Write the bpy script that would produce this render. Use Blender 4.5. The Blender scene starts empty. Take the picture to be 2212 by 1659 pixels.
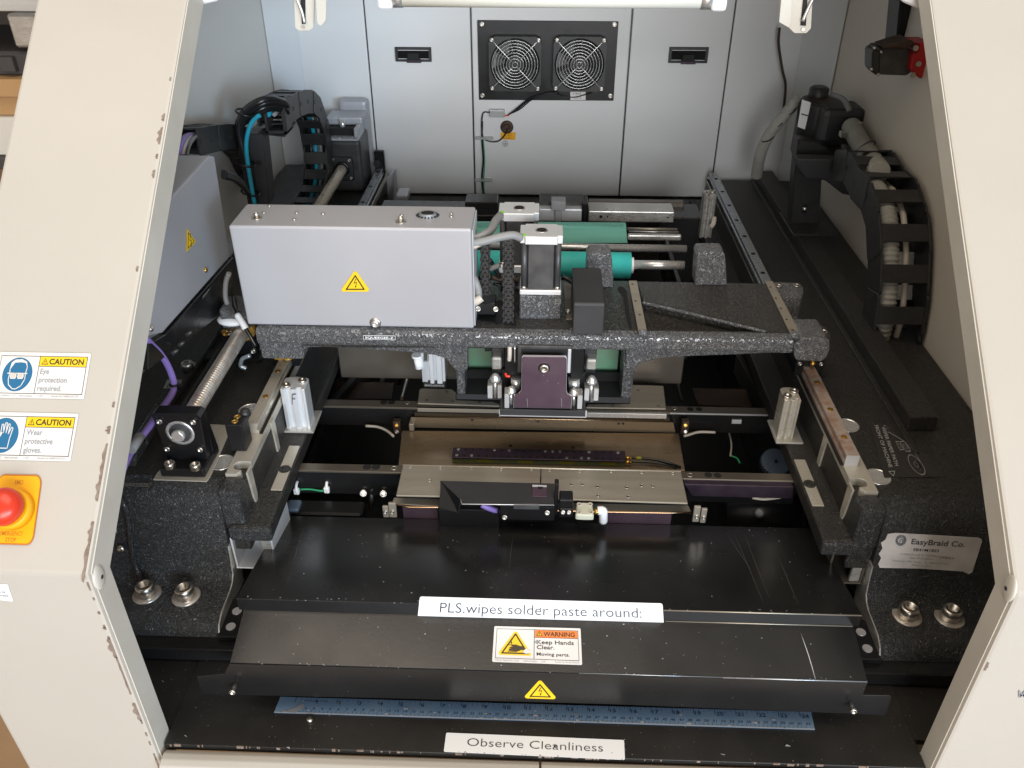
import bpy, bmesh, math, random
from mathutils import Vector as V, Matrix
random.seed(7)
SC = bpy.context.scene
COL = SC.collection
# ---------------------------------------------------------------- camera
FP, PW, PH = 1816.0, 2212.0, 1659.0          # focal length / frame size in reference units
_a, _b, _g = .577513, -.0339426, .000518935
CP = V((0, 0, 1.8))
CF = V((math.sin(_b)*math.cos(_a), math.cos(_b)*math.cos(_a), -math.sin(_a)))
_r = V((math.cos(_b), -math.sin(_b), 0)); _u = _r.cross(CF)
CR = _r*math.cos(_g)+_u*math.sin(_g); CU = -_r*math.sin(_g)+_u*math.cos(_g)
cd = bpy.data.cameras.new('camera'); cam = bpy.data.objects.new('camera', cd); COL.objects.link(cam)
cd.sensor_width = 36; cd.lens = 36*FP/PW; cd.clip_start = .02; cd.clip_end = 100
cam.matrix_world = Matrix((( CR.x, CU.x, -CF.x, CP.x), (CR.y, CU.y, -CF.y, CP.y), (CR.z, CU.z, -CF.z, CP.z), (0,0,0,1)))
SC.camera = cam
# ---------------------------------------------------------------- light
SC.view_settings.view_transform = 'Standard'; SC.view_settings.look = 'None'
SC.view_settings.exposure = 0.0; SC.view_settings.gamma = 1
W = bpy.data.worlds.new('World'); SC.world = W; W.use_nodes = True
W.node_tree.nodes['Background'].inputs[0].default_value = (.52, .47, .41, 1)
W.node_tree.nodes['Background'].inputs[1].default_value = 1.0
def area(name, loc, aim, sx, sy, power, col):
    l = bpy.data.lights.new(name, 'AREA'); l.shape = 'RECTANGLE'; l.size = sx; l.size_y = sy; l.energy = power; l.color = col
    o = bpy.data.objects.new(name, l); COL.objects.link(o); o.location = loc
    d = V(aim)-V(loc); o.rotation_euler = d.to_track_quat('-Z', 'Y').to_euler(); return o
area('bay_door_daylight', (1.5, -6.6, 2.5), (0, 1.6, 1.2), 6.0, 3.4, 650, (.95, .97, 1.0))
area('ceiling_light', (-.3, .2, 4.6), (0, 1.0, 1.0), 3.0, 1.8, 62, (1.0, .86, .70))
area('window_daylight', (5.3, -6.2, 2.2), (-.5, 2.0, 1.3), 1.6, 1.6, 300, (.45, .72, 1.0))

# ---------------------------------------------------------------- layout helper: point of a real plane seen at a reference position
def ray(px, py): return CF + CR*((px-PW/2)/FP) - CU*((py-PH/2)/FP)
def at(px, py, x=None, y=None, z=None, pl=None):
    d = ray(px, py)
    if x is not None: t = (x-CP.x)/d.x
    elif y is not None: t = (y-CP.y)/d.y
    elif z is not None: t = (z-CP.z)/d.z
    else: t = (pl[0]-CP).dot(pl[1])/d.dot(pl[1])
    return CP + d*t
# ---------------------------------------------------------------- materials
def lin(c): return tuple(c)+(1,) if len(c) == 3 else c
def mat(name, base, rough=.5, metal=0, var=None, vs=8, bump=None, specks=0, speck_scale=420, speck_col=(.55,.53,.5), scratches=0, scr_dir=(1,1,1), rv=.0, coat=0, spec=.5, emit=None, alpha=1, stretch=(1,1,1), trans=0, wcol=None):
    m = bpy.data.materials.new(name); m.use_nodes = True; nt = m.node_tree; N = nt.nodes; L = nt.links
    b = N['Principled BSDF']; b.inputs['Base Color'].default_value = lin(base); b.inputs['Roughness'].default_value = rough
    b.inputs['Metallic'].default_value = metal; b.inputs['Coat Weight'].default_value = coat; b.inputs['Specular IOR Level'].default_value = spec
    b.inputs['Transmission Weight'].default_value = trans
    if emit: b.inputs['Emission Color'].default_value = lin(emit[0]); b.inputs['Emission Strength'].default_value = emit[1]
    geo = N.new('ShaderNodeNewGeometry'); src = geo.outputs['Position']
    mp = N.new('ShaderNodeMapping'); mp.inputs['Scale'].default_value = stretch; L.new(src, mp.inputs[0]); st = mp.outputs[0]
    col = None
    def mix(fac, a, c):
        x = N.new('ShaderNodeMix'); x.data_type = 'RGBA'
        L.new(fac, x.inputs[0])
        if hasattr(a, 'links'): L.new(a, x.inputs[6])
        else: x.inputs[6].default_value = lin(a)
        x.inputs[7].default_value = lin(c); return x.outputs[2]
    def ramp(s, p0, p1):
        x = N.new('ShaderNodeMapRange'); x.inputs[1].default_value = p0; x.inputs[2].default_value = p1; x.clamp = True
        L.new(s, x.inputs[0]); return x.outputs[0]
    def noise(scale, detail=3, vec=None, dist=0):
        x = N.new('ShaderNodeTexNoise'); x.inputs['Scale'].default_value = scale; x.inputs['Detail'].default_value = detail
        x.inputs['Distortion'].default_value = dist; L.new(vec or st, x.inputs['Vector']); return x.outputs['Fac']
    cur = base
    if var: cur = mix(ramp(noise(vs, 5), .35, .68), cur, var)
    if scratches:
        m2 = N.new('ShaderNodeMapping'); m2.inputs['Scale'].default_value = scr_dir; m2.inputs['Rotation'].default_value = (0, 0, .25); L.new(src, m2.inputs[0])
        s = ramp(noise(1.0, 2, m2.outputs[0], .2), 1-scratches, 1-scratches+.03); cur = mix(s, cur, speck_col)
    if specks:
        s = ramp(noise(speck_scale*1.5, 1, src), 1-specks*.95, 1-specks*.95+.05); cur = mix(s, cur, speck_col)
    if hasattr(cur, 'links'): L.new(cur, b.inputs['Base Color'])
    if rv:
        r = N.new('ShaderNodeMapRange'); r.inputs[3].default_value = max(0, rough-rv); r.inputs[4].default_value = rough+rv; r.inputs[1].default_value = .3; r.inputs[2].default_value = .7
        L.new(noise(vs*2.3, 6), r.inputs[0]); L.new(r.outputs[0], b.inputs['Roughness'])
    if bump:
        kind, sc, dist = bump
        n = noise(sc, 2 if kind == 'wrinkle' else 4, None if kind != 'wrinkle' else src, 1.6 if kind == 'wrinkle' else 0)
        if kind == 'wrinkle':
            s1 = N.new('ShaderNodeMath'); s1.operation = 'SUBTRACT'; L.new(n, s1.inputs[0]); s1.inputs[1].default_value = .5
            s2 = N.new('ShaderNodeMath'); s2.operation = 'ABSOLUTE'; L.new(s1.outputs[0], s2.inputs[0])
            n = ramp(s2.outputs[0], 0, .12)
            if wcol:
                inv = ramp(s2.outputs[0], .10, .02); cur = mix(inv, cur, wcol); L.new(cur, b.inputs['Base Color'])
        bp = N.new('ShaderNodeBump'); bp.inputs['Strength'].default_value = 1; bp.inputs['Distance'].default_value = dist
        L.new(n, bp.inputs['Height']); L.new(bp.outputs[0], b.inputs['Normal'])
        if coat and kind == 'wrinkle': L.new(bp.outputs[0], b.inputs['Coat Normal'])
    return m
M = {}
M['paint'] = mat('cream powder paint', (.485,.452,.40), .48, var=(.445,.415,.365), vs=3, bump=('n', 520, .00012), specks=.15, speck_scale=46, speck_col=(.48,.44,.39))
M['edgepaint'] = mat('grey white paint', (.60,.58,.52), .5, var=(.54,.52,.46), vs=14, bump=('n', 400, .0001))
M['wall'] = mat('grey white sheet metal', (.74,.75,.75), .42, var=(.70,.71,.71), vs=2.2, bump=('n', 500, .00008))
M['chip'] = mat('bare steel chip', (.17,.12,.09), .7, var=(.28,.22,.18), vs=160)
M['hammer'] = mat('lit hammertone enamel', (.20,.203,.21), .34, .4, bump=('wrinkle', 150, .0017), coat=.35, wcol=(.12,.122,.127))  # gantry front of the same hammertone, its brighter light put into the base
M['hammer_top'] = mat('shaded hammertone top', (.062,.057,.050), .30, .3, bump=('wrinkle', 165, .0013), coat=.35, wcol=(.030,.027,.024))  # gantry top: darker reflection of the flat face put into the base colour
M['wallr_warmlit'] = mat('beige sheet metal', (.70,.635,.545), .42, var=(.66,.60,.51), vs=2.2, bump=('n', 500, .00008))  # beige right wall; warm light falling on it put into the colour
M['walll'] = mat('pale beige sheet metal', (.72,.69,.64), .42, var=(.68,.65,.60), vs=2.2, bump=('n', 500, .00008))
M['hammer_cast'] = mat('glossy shaded hammertone', (.032,.0325,.034), .36, .1, bump=('wrinkle', 150, .0009), coat=.2, wcol=(.026,.027,.028))  # casting fronts: same hammertone, their shade put into a darker base
M['dull'] = mat('dull hairline', (.085,.08,.075), .5)
M['hammer_dark'] = mat('shaded hammertone casting', (.036,.033,.029), .34, .15, bump=('wrinkle', 180, .0007), wcol=(.026,.024,.022), specks=.245, speck_scale=330, speck_col=(.16,.15,.14))  # casting tops: dark look from reflections put into the base, plus dust specks
M['black'] = mat('black enamel sheet', (.0085,.0085,.0088), .25, 0, var=(.014,.014,.0145), vs=5, specks=.2, speck_scale=230, speck_col=(.45,.43,.4), rv=.07, bump=('n', 260, .00006))
M['deck'] = mat('dusty black deck paint', (.009,.0085,.008), .42, 0, var=(.018,.016,.014), vs=6, specks=.26, speck_scale=260, speck_col=(.4,.37,.33), rv=.1)
M['anod'] = mat('black anodised metal', (.010,.010,.011), .33, .2, specks=.15, speck_scale=300, rv=.06)
M['plastic'] = mat('black plastic', (.018,.018,.019), .42, var=(.03,.029,.028), vs=60)
M['rubber'] = mat('black cable sheath', (.012,.012,.013), .3)
M['pit'] = mat('dark machine interior', (.006,.006,.0065), .5, specks=.24, speck_scale=120, speck_col=(.12,.12,.11))
M['alu'] = mat('machined aluminium', (.62,.61,.58), .3, .65, var=(.50,.48,.44), vs=20, stretch=(1,.2,3), rv=.08)
M['seat'] = mat('warm machined steel', (.60,.565,.49), .32, .45, var=(.52,.48,.40), vs=30, stretch=(1,.3,3), rv=.06)
M['alu2'] = mat('extruded aluminium', (.74,.76,.78), .38, .5)
M['steel'] = mat('polished steel', (.70,.70,.69), .25, .7, rv=.05, vs=30)
M['rail'] = mat('guide rail steel', (.56,.51,.42), .32, .5, var=(.50,.445,.36), vs=18, rv=.1)
M['railblue'] = mat('oiled rail steel', (.42,.45,.48), .28, .65, rv=.06)
M['rust'] = mat('rusted rail steel', (.36,.21,.15), .5, .35, var=(.46,.40,.35), vs=70, bump=('n', 300, .0002))
M['ridge'] = mat('screw thread steel', (.74,.72,.68), .28, .7, var=(.60,.50,.42), vs=90)
M['bronze'] = mat('tarnished steel plate', (.34,.275,.19), .30, .65, var=(.22,.155,.095), vs=7, stretch=(.5,2.5,1), rv=.1, scratches=.22, scr_dir=(6,300,6), speck_col=(.4,.33,.24))
M['tan'] = mat('brushed nickel plate', (.47,.43,.355), .34, .6, var=(.40,.36,.295), vs=12, stretch=(.25,4,1), rv=.06)
M['tandk'] = mat('dark rail steel', (.15,.13,.105), .36, .6, rv=.08)
M['copper'] = mat('copper toned edge', (.55,.36,.22), .25, 1)
M['purple'] = mat('purple anodised plate', (.10,.062,.088), .42, .55, var=(.13,.085,.11), vs=30, specks=.22, speck_scale=180, speck_col=(.4,.36,.36), scratches=.2, scr_dir=(240,14,14))
M['purpledk'] = mat('dark violet anodising', (.035,.022,.04), .4, .4, var=(.05,.035,.05), vs=60)
M['boxgrey'] = mat('silver grey box paint', (.43,.435,.46), .42, .25, var=(.40,.40,.425), vs=5, bump=('n', 700, .00006))
M['teal'] = mat('teal roll', (.06,.56,.52), .5, var=(.05,.50,.47), vs=20)
M['paper'] = mat('green wiper paper', (.17,.48,.40), .6, var=(.21,.55,.46), vs=9, stretch=(.3,5,5))
M['papergreen'] = mat('pale green paper', (.13,.30,.19), .7, var=(.16,.24,.16), vs=25)
M['motor'] = mat('grey laminated motor body', (.055,.055,.057), .42, .4, var=(.09,.09,.09), vs=50)
M['white'] = mat('white vinyl', (.86,.87,.88), .38, specks=.2, speck_scale=120, speck_col=(.4,.38,.36))
M['stick'] = mat('worn white label stock', (.72,.70,.68), .45, var=(.66,.63,.6), vs=20, specks=.23, speck_scale=110, speck_col=(.35,.3,.27))
M['silverlabel'] = mat('satin silver label', (.74,.72,.70), .38, .05, var=(.55,.52,.5), vs=30, bump=('n', 60, .0006))
M['ink'] = mat('dark grey ink', (.05,.055,.07), .5)
M['ink2'] = mat('black ink', (.015,.014,.014), .5)
M['brownink'] = mat('brown black ink', (.045,.03,.012), .5)
M['yellow'] = mat('safety yellow', (.86,.55,.01), .42)
M['amber'] = mat('amber sticker', (.86,.42,.004), .45)
M['orangeink'] = mat('dark orange ink', (.55,.16,.01), .5)
M['orange'] = mat('safety orange', (.80,.20,.03), .45)
M['blue'] = mat('sign blue', (.012,.13,.27), .45)
M['red'] = mat('red plastic', (.62,.035,.012), .3)
M['redplate'] = mat('dull red paint', (.40,.012,.012), .45)
M['rulerblue'] = mat('blue grey ruler steel', (.16,.26,.40), .35, .45, var=(.22,.32,.45), vs=20, rv=.08, specks=.25, speck_scale=120, speck_col=(.5,.5,.5))
M['rulerink'] = mat('ruler ink', (.02,.035,.07), .5)
M['purplecable'] = mat('violet cable sheath', (.24,.16,.46), .45)
M['bluecable'] = mat('blue air hose', (.02,.30,.42), .35)
M['greycable'] = mat('grey cable sheath', (.24,.24,.24), .5)
M['whitecable'] = mat('cream wire', (.55,.50,.43), .5)
M['greenwire'] = mat('green wire', (.03,.35,.16), .4)
M['hose'] = mat('ribbed grey hose', (.36,.35,.31), .6, var=(.30,.29,.26), vs=30)
M['clear'] = mat('clear plastic', (.72,.74,.72), .2, alpha=1, trans=.5)
M['tube'] = mat('unlit lamp tube', (.80,.79,.70), .25)
M['brass'] = mat('brass', (.60,.36,.08), .3, .9)
M['grease'] = mat('yellow grease', (.42,.25,.03), .25, .1, var=(.2,.11,.03), vs=90)
M['zinc'] = mat('zinc screw head', (.60,.57,.52), .3, 1)
M['hole'] = mat('dark recess', (.004,.004,.004), .7)
M['dustblack'] = mat('matt black cover', (.022,.022,.024), .5, var=(.03,.03,.032), vs=18)
M['greenlabel'] = mat('green printed strip', (.12,.17,.10), .5, var=(.20,.24,.08), vs=60)
M['olive'] = mat('olive print', (.28,.27,.02), .5)
M['palegreen'] = mat('pale valve plastic', (.60,.60,.48), .45)
M['floor'] = mat('worn tan floor', (.42,.26,.14), .6, var=(.35,.21,.11), vs=3, bump=('n', 60, .0005))
M['card'] = mat('brown cardboard', (.42,.25,.11), .8, var=(.36,.21,.09), vs=4)
M['rack'] = mat('dark rack paint', (.05,.045,.045), .6)
M['offwhite'] = mat('off white casing', (.62,.60,.55), .5)
M['grime'] = mat('brown rust plate', (.05,.03,.022), .55, .3, var=(.08,.045,.03), vs=14)
M['gear'] = mat('blue grey gear', (.12,.17,.24), .45, .3)
M['logo'] = mat('grey logo ink', (.27,.29,.32), .5)
M['cleardecal'] = mat('smoked clear decal', (.026,.024,.022), .28, 0)
M['decalline'] = mat('white print on black', (.42,.41,.39), .5)
M['chipwhite'] = mat('bright bare edge', (.66,.66,.68), .35, .6)
# ---------------------------------------------------------------- mesh builder
def smooth_path(P, n=6, closed=False):
    P = [V(p) for p in P]; out = []
    k = len(P)
    for i in range(k-1):
        p0 = P[i-1] if i else P[0]*2-P[1]; p1 = P[i]; p2 = P[i+1]; p3 = P[i+2] if i+2 < k else P[-1]*2-P[-2]
        for j in range(n):
            t = j/n
            out.append(.5*((2*p1)+(p2-p0)*t+(2*p0-5*p1+4*p2-p3)*t*t+(3*p1-p0-3*p2+p3)*t**3))
    out.append(P[-1]); return out
class MB:
    def __init__(s): s.bm = bmesh.new(); s.mi = 0
    def _merge(s, b2):
        for f in b2.faces: f.material_index = s.mi
        me = bpy.data.meshes.new('t'); b2.to_mesh(me); b2.free(); s.bm.from_mesh(me); bpy.data.meshes.remove(me)
    def box(s, x0, x1, y0, y1, z0, z1, b=0.0, seg=1, rot=None, piv=None):
        b2 = bmesh.new(); bmesh.ops.create_cube(b2, size=1)
        for v in b2.verts: v.co = V(((x0+x1)/2+v.co.x*(x1-x0), (y0+y1)/2+v.co.y*(y1-y0), (z0+z1)/2+v.co.z*(z1-z0)))
        if b: bmesh.ops.bevel(b2, geom=b2.edges[:], offset=b, segments=seg, affect='EDGES', profile=.6)
        if rot is not None:
            p = V(piv) if piv else V(((x0+x1)/2, (y0+y1)/2, (z0+z1)/2))
            bmesh.ops.transform(b2, matrix=Matrix.Translation(p) @ rot @ Matrix.Translation(-p), verts=b2.verts[:])
        s._merge(b2); return s
    def prism(s, pts, vec, b=0.0, seg=1, smooth=False):
        b2 = bmesh.new(); pts = [V(p) for p in pts]; vec = V(vec)
        a = [b2.verts.new(p) for p in pts]; c = [b2.verts.new(p+vec) for p in pts]; n = len(pts)
        b2.faces.new(a); b2.faces.new(c[::-1])
        for i in range(n):
            f = b2.faces.new((a[i], c[i], c[(i+1) % n], a[(i+1) % n])); f.smooth = smooth
        bmesh.ops.recalc_face_normals(b2, faces=b2.faces[:])
        if b: bmesh.ops.bevel(b2, geom=b2.edges[:], offset=b, segments=seg, affect='EDGES', profile=.6)
        s._merge(b2); return s
    def loft(s, rings, close=False, cap=True, smooth=True):
        bm = s.bm; R = [[bm.verts.new(p) for p in r] for r in rings]; n = len(R[0]); F = []
        for i in range(len(R)-1 + (1 if close else 0)):
            A = R[i]; B = R[(i+1) % len(R)]
            for j in range(n):
                f = bm.faces.new((A[j], A[(j+1) % n], B[(j+1) % n], B[j])); f.smooth = smooth; F.append(f)
        if cap and not close:
            F.append(bm.faces.new(R[0][::-1])); F.append(bm.faces.new(R[-1]))
        for f in F: f.material_index = s.mi
        bmesh.ops.recalc_face_normals(bm, faces=F); return s
    def ringpts(s, c, d, r, n, up=None):
        d = V(d).normalized(); u = V(up) if up else (V((0,0,1)) if abs(d.z) < .9 else V((1,0,0)))
        a = d.cross(u).normalized(); e = a.cross(d)
        return [V(c)+a*math.cos(2*math.pi*k/n)*r+e*math.sin(2*math.pi*k/n)*r for k in range(n)]
    def cyl(s, p, q, r, n=16, r2=None, cap=True, smooth=True):
        p = V(p); q = V(q); return s.loft([s.ringpts(p, q-p, r, n), s.ringpts(q, q-p, r if r2 is None else r2, n)], cap=cap, smooth=smooth)
    def lathe(s, p, d, prof, n=20):
        p = V(p); d = V(d).normalized()
        return s.loft([s.ringpts(p+d*h, d, max(r, 1e-5), n) for h, r in prof])
    def tube(s, pts, r, n=8, sm=5, closed=False):
        P = smooth_path(pts, sm) if sm else [V(p) for p in pts]
        if closed: P = [V(p) for p in pts]
        rings = []; a = None; m = len(P)
        for i, p in enumerate(P):
            if closed: t = (P[(i+1) % m]-P[i-1])
            else: t = (P[min(i+1, m-1)]-P[max(i-1, 0)])
            t = t.normalized() if t.length > 1e-9 else V((0,0,1))
            if a is None: a = t.orthogonal().normalized()
            a = (a-t*a.dot(t)); a = a.normalized() if a.length > 1e-6 else t.orthogonal().normalized()
            e = t.cross(a); rr = r(i/(m-1)) if callable(r) else r
            rings.append([p+a*math.cos(2*math.pi*k/n)*rr+e*math.sin(2*math.pi*k/n)*rr for k in range(n)])
        return s.loft(rings, close=closed)
    def ring(s, c, d, R, r, n=32, m=6):
        return s.tube(s.ringpts(c, d, R, n), r, m, closed=True)
    def ball(s, c, r, sc=(1,1,1), n=10):
        b2 = bmesh.new(); bmesh.ops.create_uvsphere(b2, u_segments=n+4, v_segments=n, radius=r)
        for v in b2.verts: v.co = V((v.co.x*sc[0], v.co.y*sc[1], v.co.z*sc[2]))+V(c)
        for f in b2.faces: f.smooth = True
        s._merge(b2); return s
    def face(s, pts, smooth=False):
        f = s.bm.faces.new([s.bm.verts.new(p) for p in pts]); f.material_index = s.mi; f.smooth = smooth; return s
    def screw(s, p, d, r=.004, h=.003, hexr=None):
        """socket head: outer wall, lip and recessed hexagonal socket"""
        p = V(p); d = V(d).normalized(); hr = hexr or r*.52
        n = 18
        rings = [s.ringpts(p, d, r, n), s.ringpts(p+d*(h*.85), d, r, n), s.ringpts(p+d*h, d, r*.88, n), s.ringpts(p+d*h, d, hr, n), s.ringpts(p+d*(h*.35), d, hr*.9, n)]
        return s.loft(rings)
def F2(base, MATS, bm_obj): pass
ROOTBASE = {}
def finish(mb, name, mats, parent=None, base=None):
    me = bpy.data.meshes.new(name)
    off = ROOTBASE.get(parent.name if parent else None, V((0,0,0))) if parent else (V(base) if base is not None else V((0,0,0)))
    for v in mb.bm.verts: v.co -= off
    mb.bm.to_mesh(me); mb.bm.free()
    for m in (mats if isinstance(mats, (list, tuple)) else [mats]): me.materials.append(M[m])
    o = bpy.data.objects.new(name, me); COL.objects.link(o)
    if parent: o.parent = parent; ROOTBASE[o.name] = off
    else: o.location = off; ROOTBASE[o.name] = off
    return o
def thing(name, label, cat, base, group=None):
    o = bpy.data.objects.new(name, None); COL.objects.link(o); o.location = base; o.empty_display_size = .02
    o['label'] = label; o['category'] = cat
    if group: o['group'] = group
    ROOTBASE[o.name] = V(base); return o
def solo(mb, name, mats, label, cat, base, group=None, kind=None):
    o = finish(mb, name, mats, None, base)
    if label: o['label'] = label
    if cat: o['category'] = cat
    if group: o['group'] = group
    if kind: o['kind'] = kind
    return o
def copy_tree(o, delta, label=None, parent=None):
    c = o.copy(); COL.objects.link(c)
    if parent: c.parent = parent
    else: c.location = o.location + V(delta)
    if label: c['label'] = label
    for ch in [x for x in bpy.data.objects if x.parent == o]: copy_tree(ch, (0,0,0), None, c)
    ROOTBASE[c.name] = ROOTBASE[o.name]
    return c
# text outlines -------------------------------------------------------------
_TC = {}
def text_mesh(t, thin=0.0, serif=False):
    k = (t, thin)
    if k not in _TC:
        c = bpy.data.curves.new('t', 'FONT'); c.body = t; c.resolution_u = 3; c.offset = thin
        o = bpy.data.objects.new('t', c); COL.objects.link(o)
        dg = bpy.context.evaluated_depsgraph_get(); me = o.evaluated_get(dg).to_mesh()
        vs = [v.co.copy() for v in me.vertices]; fs = [tuple(p.vertices) for p in me.polygons]
        bpy.data.objects.remove(o); bpy.data.curves.remove(c)
        _TC[k] = (vs, fs)
    return _TC[k]
class Decal:
    """flat printed sheet spanned by four corners of a real surface; print coordinates run 0..W, 0..H from its lower left"""
    def __init__(s, tl, tr, br, bl, W, H, thick=.0004, mi=0, r=0, mb=None, slab=True):
        s.c = [V(bl), V(br), V(tr), V(tl)]; s.W = W; s.H = H; s.mb = mb or MB()
        s.n = (s.c[1]-s.c[0]).cross(s.c[3]-s.c[0]).normalized(); s.t = thick; s.L = 0
        s.sc = (s.c[1]-s.c[0]).length/W
        if slab:
            pts = s.round(0, 0, W, H, r) if r else [(0,0),(W,0),(W,H),(0,H)]
            s.mb.mi = mi; s.mb.prism([s.p(u, v, 0) for u, v in pts], s.n*thick)
    def p(s, u, v, h=None):
        a = u/s.W; b = v/s.H; c = s.c
        q = (c[0]*(1-a)+c[1]*a)*(1-b)+(c[3]*(1-a)+c[2]*a)*b
        return q + s.n*(s.t+.00012*(h or 0) if h is not None and h > 0 else 0)
    def round(s, x0, y0, x1, y1, r, k=4):
        o = []
        for cx, cy, a in ((x1-r, y0+r, -90), (x1-r, y1-r, 0), (x0+r, y1-r, 90), (x0+r, y0+r, 180)):
            for i in range(k+1):
                t = math.radians(a+90*i/k); o.append((cx+r*math.cos(t), cy+r*math.sin(t)))
        return o
    def poly(s, pts, mi, h=1): s.mb.mi = mi; s.mb.face([s.p(u, v, h) for u, v in pts]); return s
    def rect(s, x0, y0, x1, y1, mi, h=1, r=0):
        return s.poly(s.round(x0, y0, x1, y1, r) if r else [(x0,y0),(x1,y0),(x1,y1),(x0,y1)], mi, h)
    def line(s, pts, w, mi, h=2, closed=False):
        P = list(pts)+([pts[0]] if closed else [])
        for (a, b), (c, d) in zip(P, P[1:]):
            l = math.hypot(c-a, d-b) or 1; nx, ny = -(d-b)/l*w/2, (c-a)/l*w/2; ex, ey = (c-a)/l*w*.35, (d-b)/l*w*.35
            s.poly([(a-nx-ex, b-ny-ey), (c-nx+ex, d-ny+ey), (c+nx+ex, d+ny+ey), (a+nx-ex, b+ny-ey)], mi, h)
        return s
    def disc(s, x, y, r, mi, h=1, n=28, ry=None):
        return s.poly([(x+r*math.cos(2*math.pi*k/n), y+(ry or r)*math.sin(2*math.pi*k/n)) for k in range(n)], mi, h)
    def text(s, t, x, y, ch, mi, h=2, width=None, center=False, thin=0.0, slant=0):
        vs, fs = text_mesh(t, thin); x1 = max(v.x for v in vs); x0 = min(v.x for v in vs)
        k = ch/.73; kx = (width/(x1-x0)) if width else k
        ox = x-x0*kx-(((x1-x0)*kx)/2 if center else 0)
        b = [s.mb.bm.verts.new(s.p(ox+v.x*kx+slant*v.y*k, y+v.y*k, h)) for v in vs]
        for f in fs:
            try: g = s.mb.bm.faces.new([b[i] for i in f]); g.material_index = mi
            except ValueError: pass
        return s
def px4(TL, TR, BR, BL, **k): return [at(*q, **k) for q in (TL, TR, BR, BL)]
def lift(pts, d): return [p+V(d) for p in pts]
def bpx(mb, x0, y0, x1, y1, Y, depth, b=.0008, seg=1, z0=None, z1=None):
    """box whose front face lies on the plane y=Y and spans the given reference rectangle; it reaches back by depth"""
    ym = (y0+y1)/2; xm = (x0+x1)/2
    X0 = at(x0, ym, y=Y).x; X1 = at(x1, ym, y=Y).x
    Z1 = z1 if z1 is not None else at(xm, y0, y=Y).z; Z0 = z0 if z0 is not None else at(xm, y1, y=Y).z
    mb.box(X0, X1, Y, Y+depth, Z0, Z1, b, seg); return (X0, X1, Z0, Z1)
ZC = 1.10       # top of the cast rail bases
# ================================================================ room
g = MB(); g.box(-9, 9, -7, 11, -.05, 0); solo(g, 'floor', 'floor', None, None, (0,0,0), kind='structure')
bw = MB(); bw.box(-9, 9, 7.0, 7.2, 0, 5); solo(bw, 'wall', 'rack', None, None, (0,7,0), kind='structure')
# shelf with stored goods behind the cabinet on the left
rk = thing('storage_rack', 'dark metal storage rack standing behind the machine cabinet at the left', 'rack', (-1.6, 2.6, 0))
for i, (x, y) in enumerate(((-2.3,2.35),(-1.12,2.35),(-2.3,2.95),(-1.12,2.95))):
    finish(MB().box(x-.02, x+.02, y-.02, y+.02, 0, 2.1), 'rack_post', 'rack', rk)
for z in (.5, 1.02, 1.5): finish(MB().box(-2.32, -1.1, 2.33, 2.97, z-.03, z, .002), 'rack_shelf', 'rack', rk)
solo(MB().box(-2.2, -1.36, 2.36, 2.8, 1.021, 1.13, .004), 'storage_box', 'offwhite', 'flat pale carton lowest in the pile on the rack shelf', 'box', (-1.7,2.6,1.021))
solo(MB().box(-2.2, -1.40, 2.38, 2.8, 1.131, 1.185, .003), 'cardboard_box', 'card', 'flat brown cardboard box lying on the pale carton', 'box', (-1.7,2.6,1.131))
solo(MB().box(-2.22, -1.38, 2.36, 2.82, 1.186, 1.235, .003), 'cardboard_box', 'card', 'thin brown cardboard box topmost in the pile on the rack', 'box', (-1.7,2.6,1.186))
w = MB().box(-2.1, -1.42, 2.40, 2.8, 1.236, 1.30, .006)
for k in range(5): w.box(-1.9+k*.1, -1.86+k*.1, 2.38, 2.40, 1.25, 1.29, .002)
solo(w, 'scrap_bracket', 'rack', 'dark blurred metal tray lying on the cardboard boxes', 'tray', (-1.7,2.6,1.236))
w = thing('spare_machine_head', 'pale spare machine head with metal foot standing on the upper rack shelf', 'machine head', (-1.5,2.6,1.5))
finish(MB().box(-1.62, -1.33, 2.4, 2.7, 1.40, 1.70, .02, 2), 'casing', 'offwhite', w)
finish(MB().box(-1.44, -1.36, 2.38, 2.5, 1.315, 1.40, .006), 'metal_foot', 'alu', w)
for k in range(3): finish(MB().cyl((-1.55+k*.05, 2.392, 1.45), (-1.55+k*.05, 2.40, 1.45), .009, 12), 'knob', 'plastic', w)

# ================================================================ machine cabinet
cab = thing('machine_cabinet', 'cream painted sheet metal cabinet enclosing the open solder paste printer', 'cabinet', (0, 1.3, 0))
FL_ = [(.567,.02),(.567,1.201),(1.26,1.774),(1.285,1.744),(.600,1.178),(.600,.02)]
FR_ = [(.570,.02),(.570,1.203),(1.26,1.783),(1.285,1.772),(.600,1.186),(.600,.02)]
def column(x0, x1, nm, f):
    b = MB()
    b.prism([(x0, y, z) for y, z in f], (x1-x0, 0, 0), .0035, 2)
    return finish(b, nm, 'paint', cab)
colL = column(-.43, -.62, 'front_column', FL_)
for v in colL.data.vertices:
    if v.co.x < -.5: v.co.x += .036*max(0, min(1, (1.63-(v.co.z))/.68))
colR = column(.455, .66, 'front_column', FR_)
def edge_strip(x, f, par=None, s=1):
    b = MB()
    b.prism([(x, y+ (0.0045 if y < .59 else -.0005), z-(.002 if i == 1 else 0)) for i, (y, z) in enumerate(f)], (s*.0012, 0, 0)); finish(b, 'side_return', 'edgepaint', par)
edge_strip(-.43, FL_, colL); edge_strip(.455, FR_, colR, -1)
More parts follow.
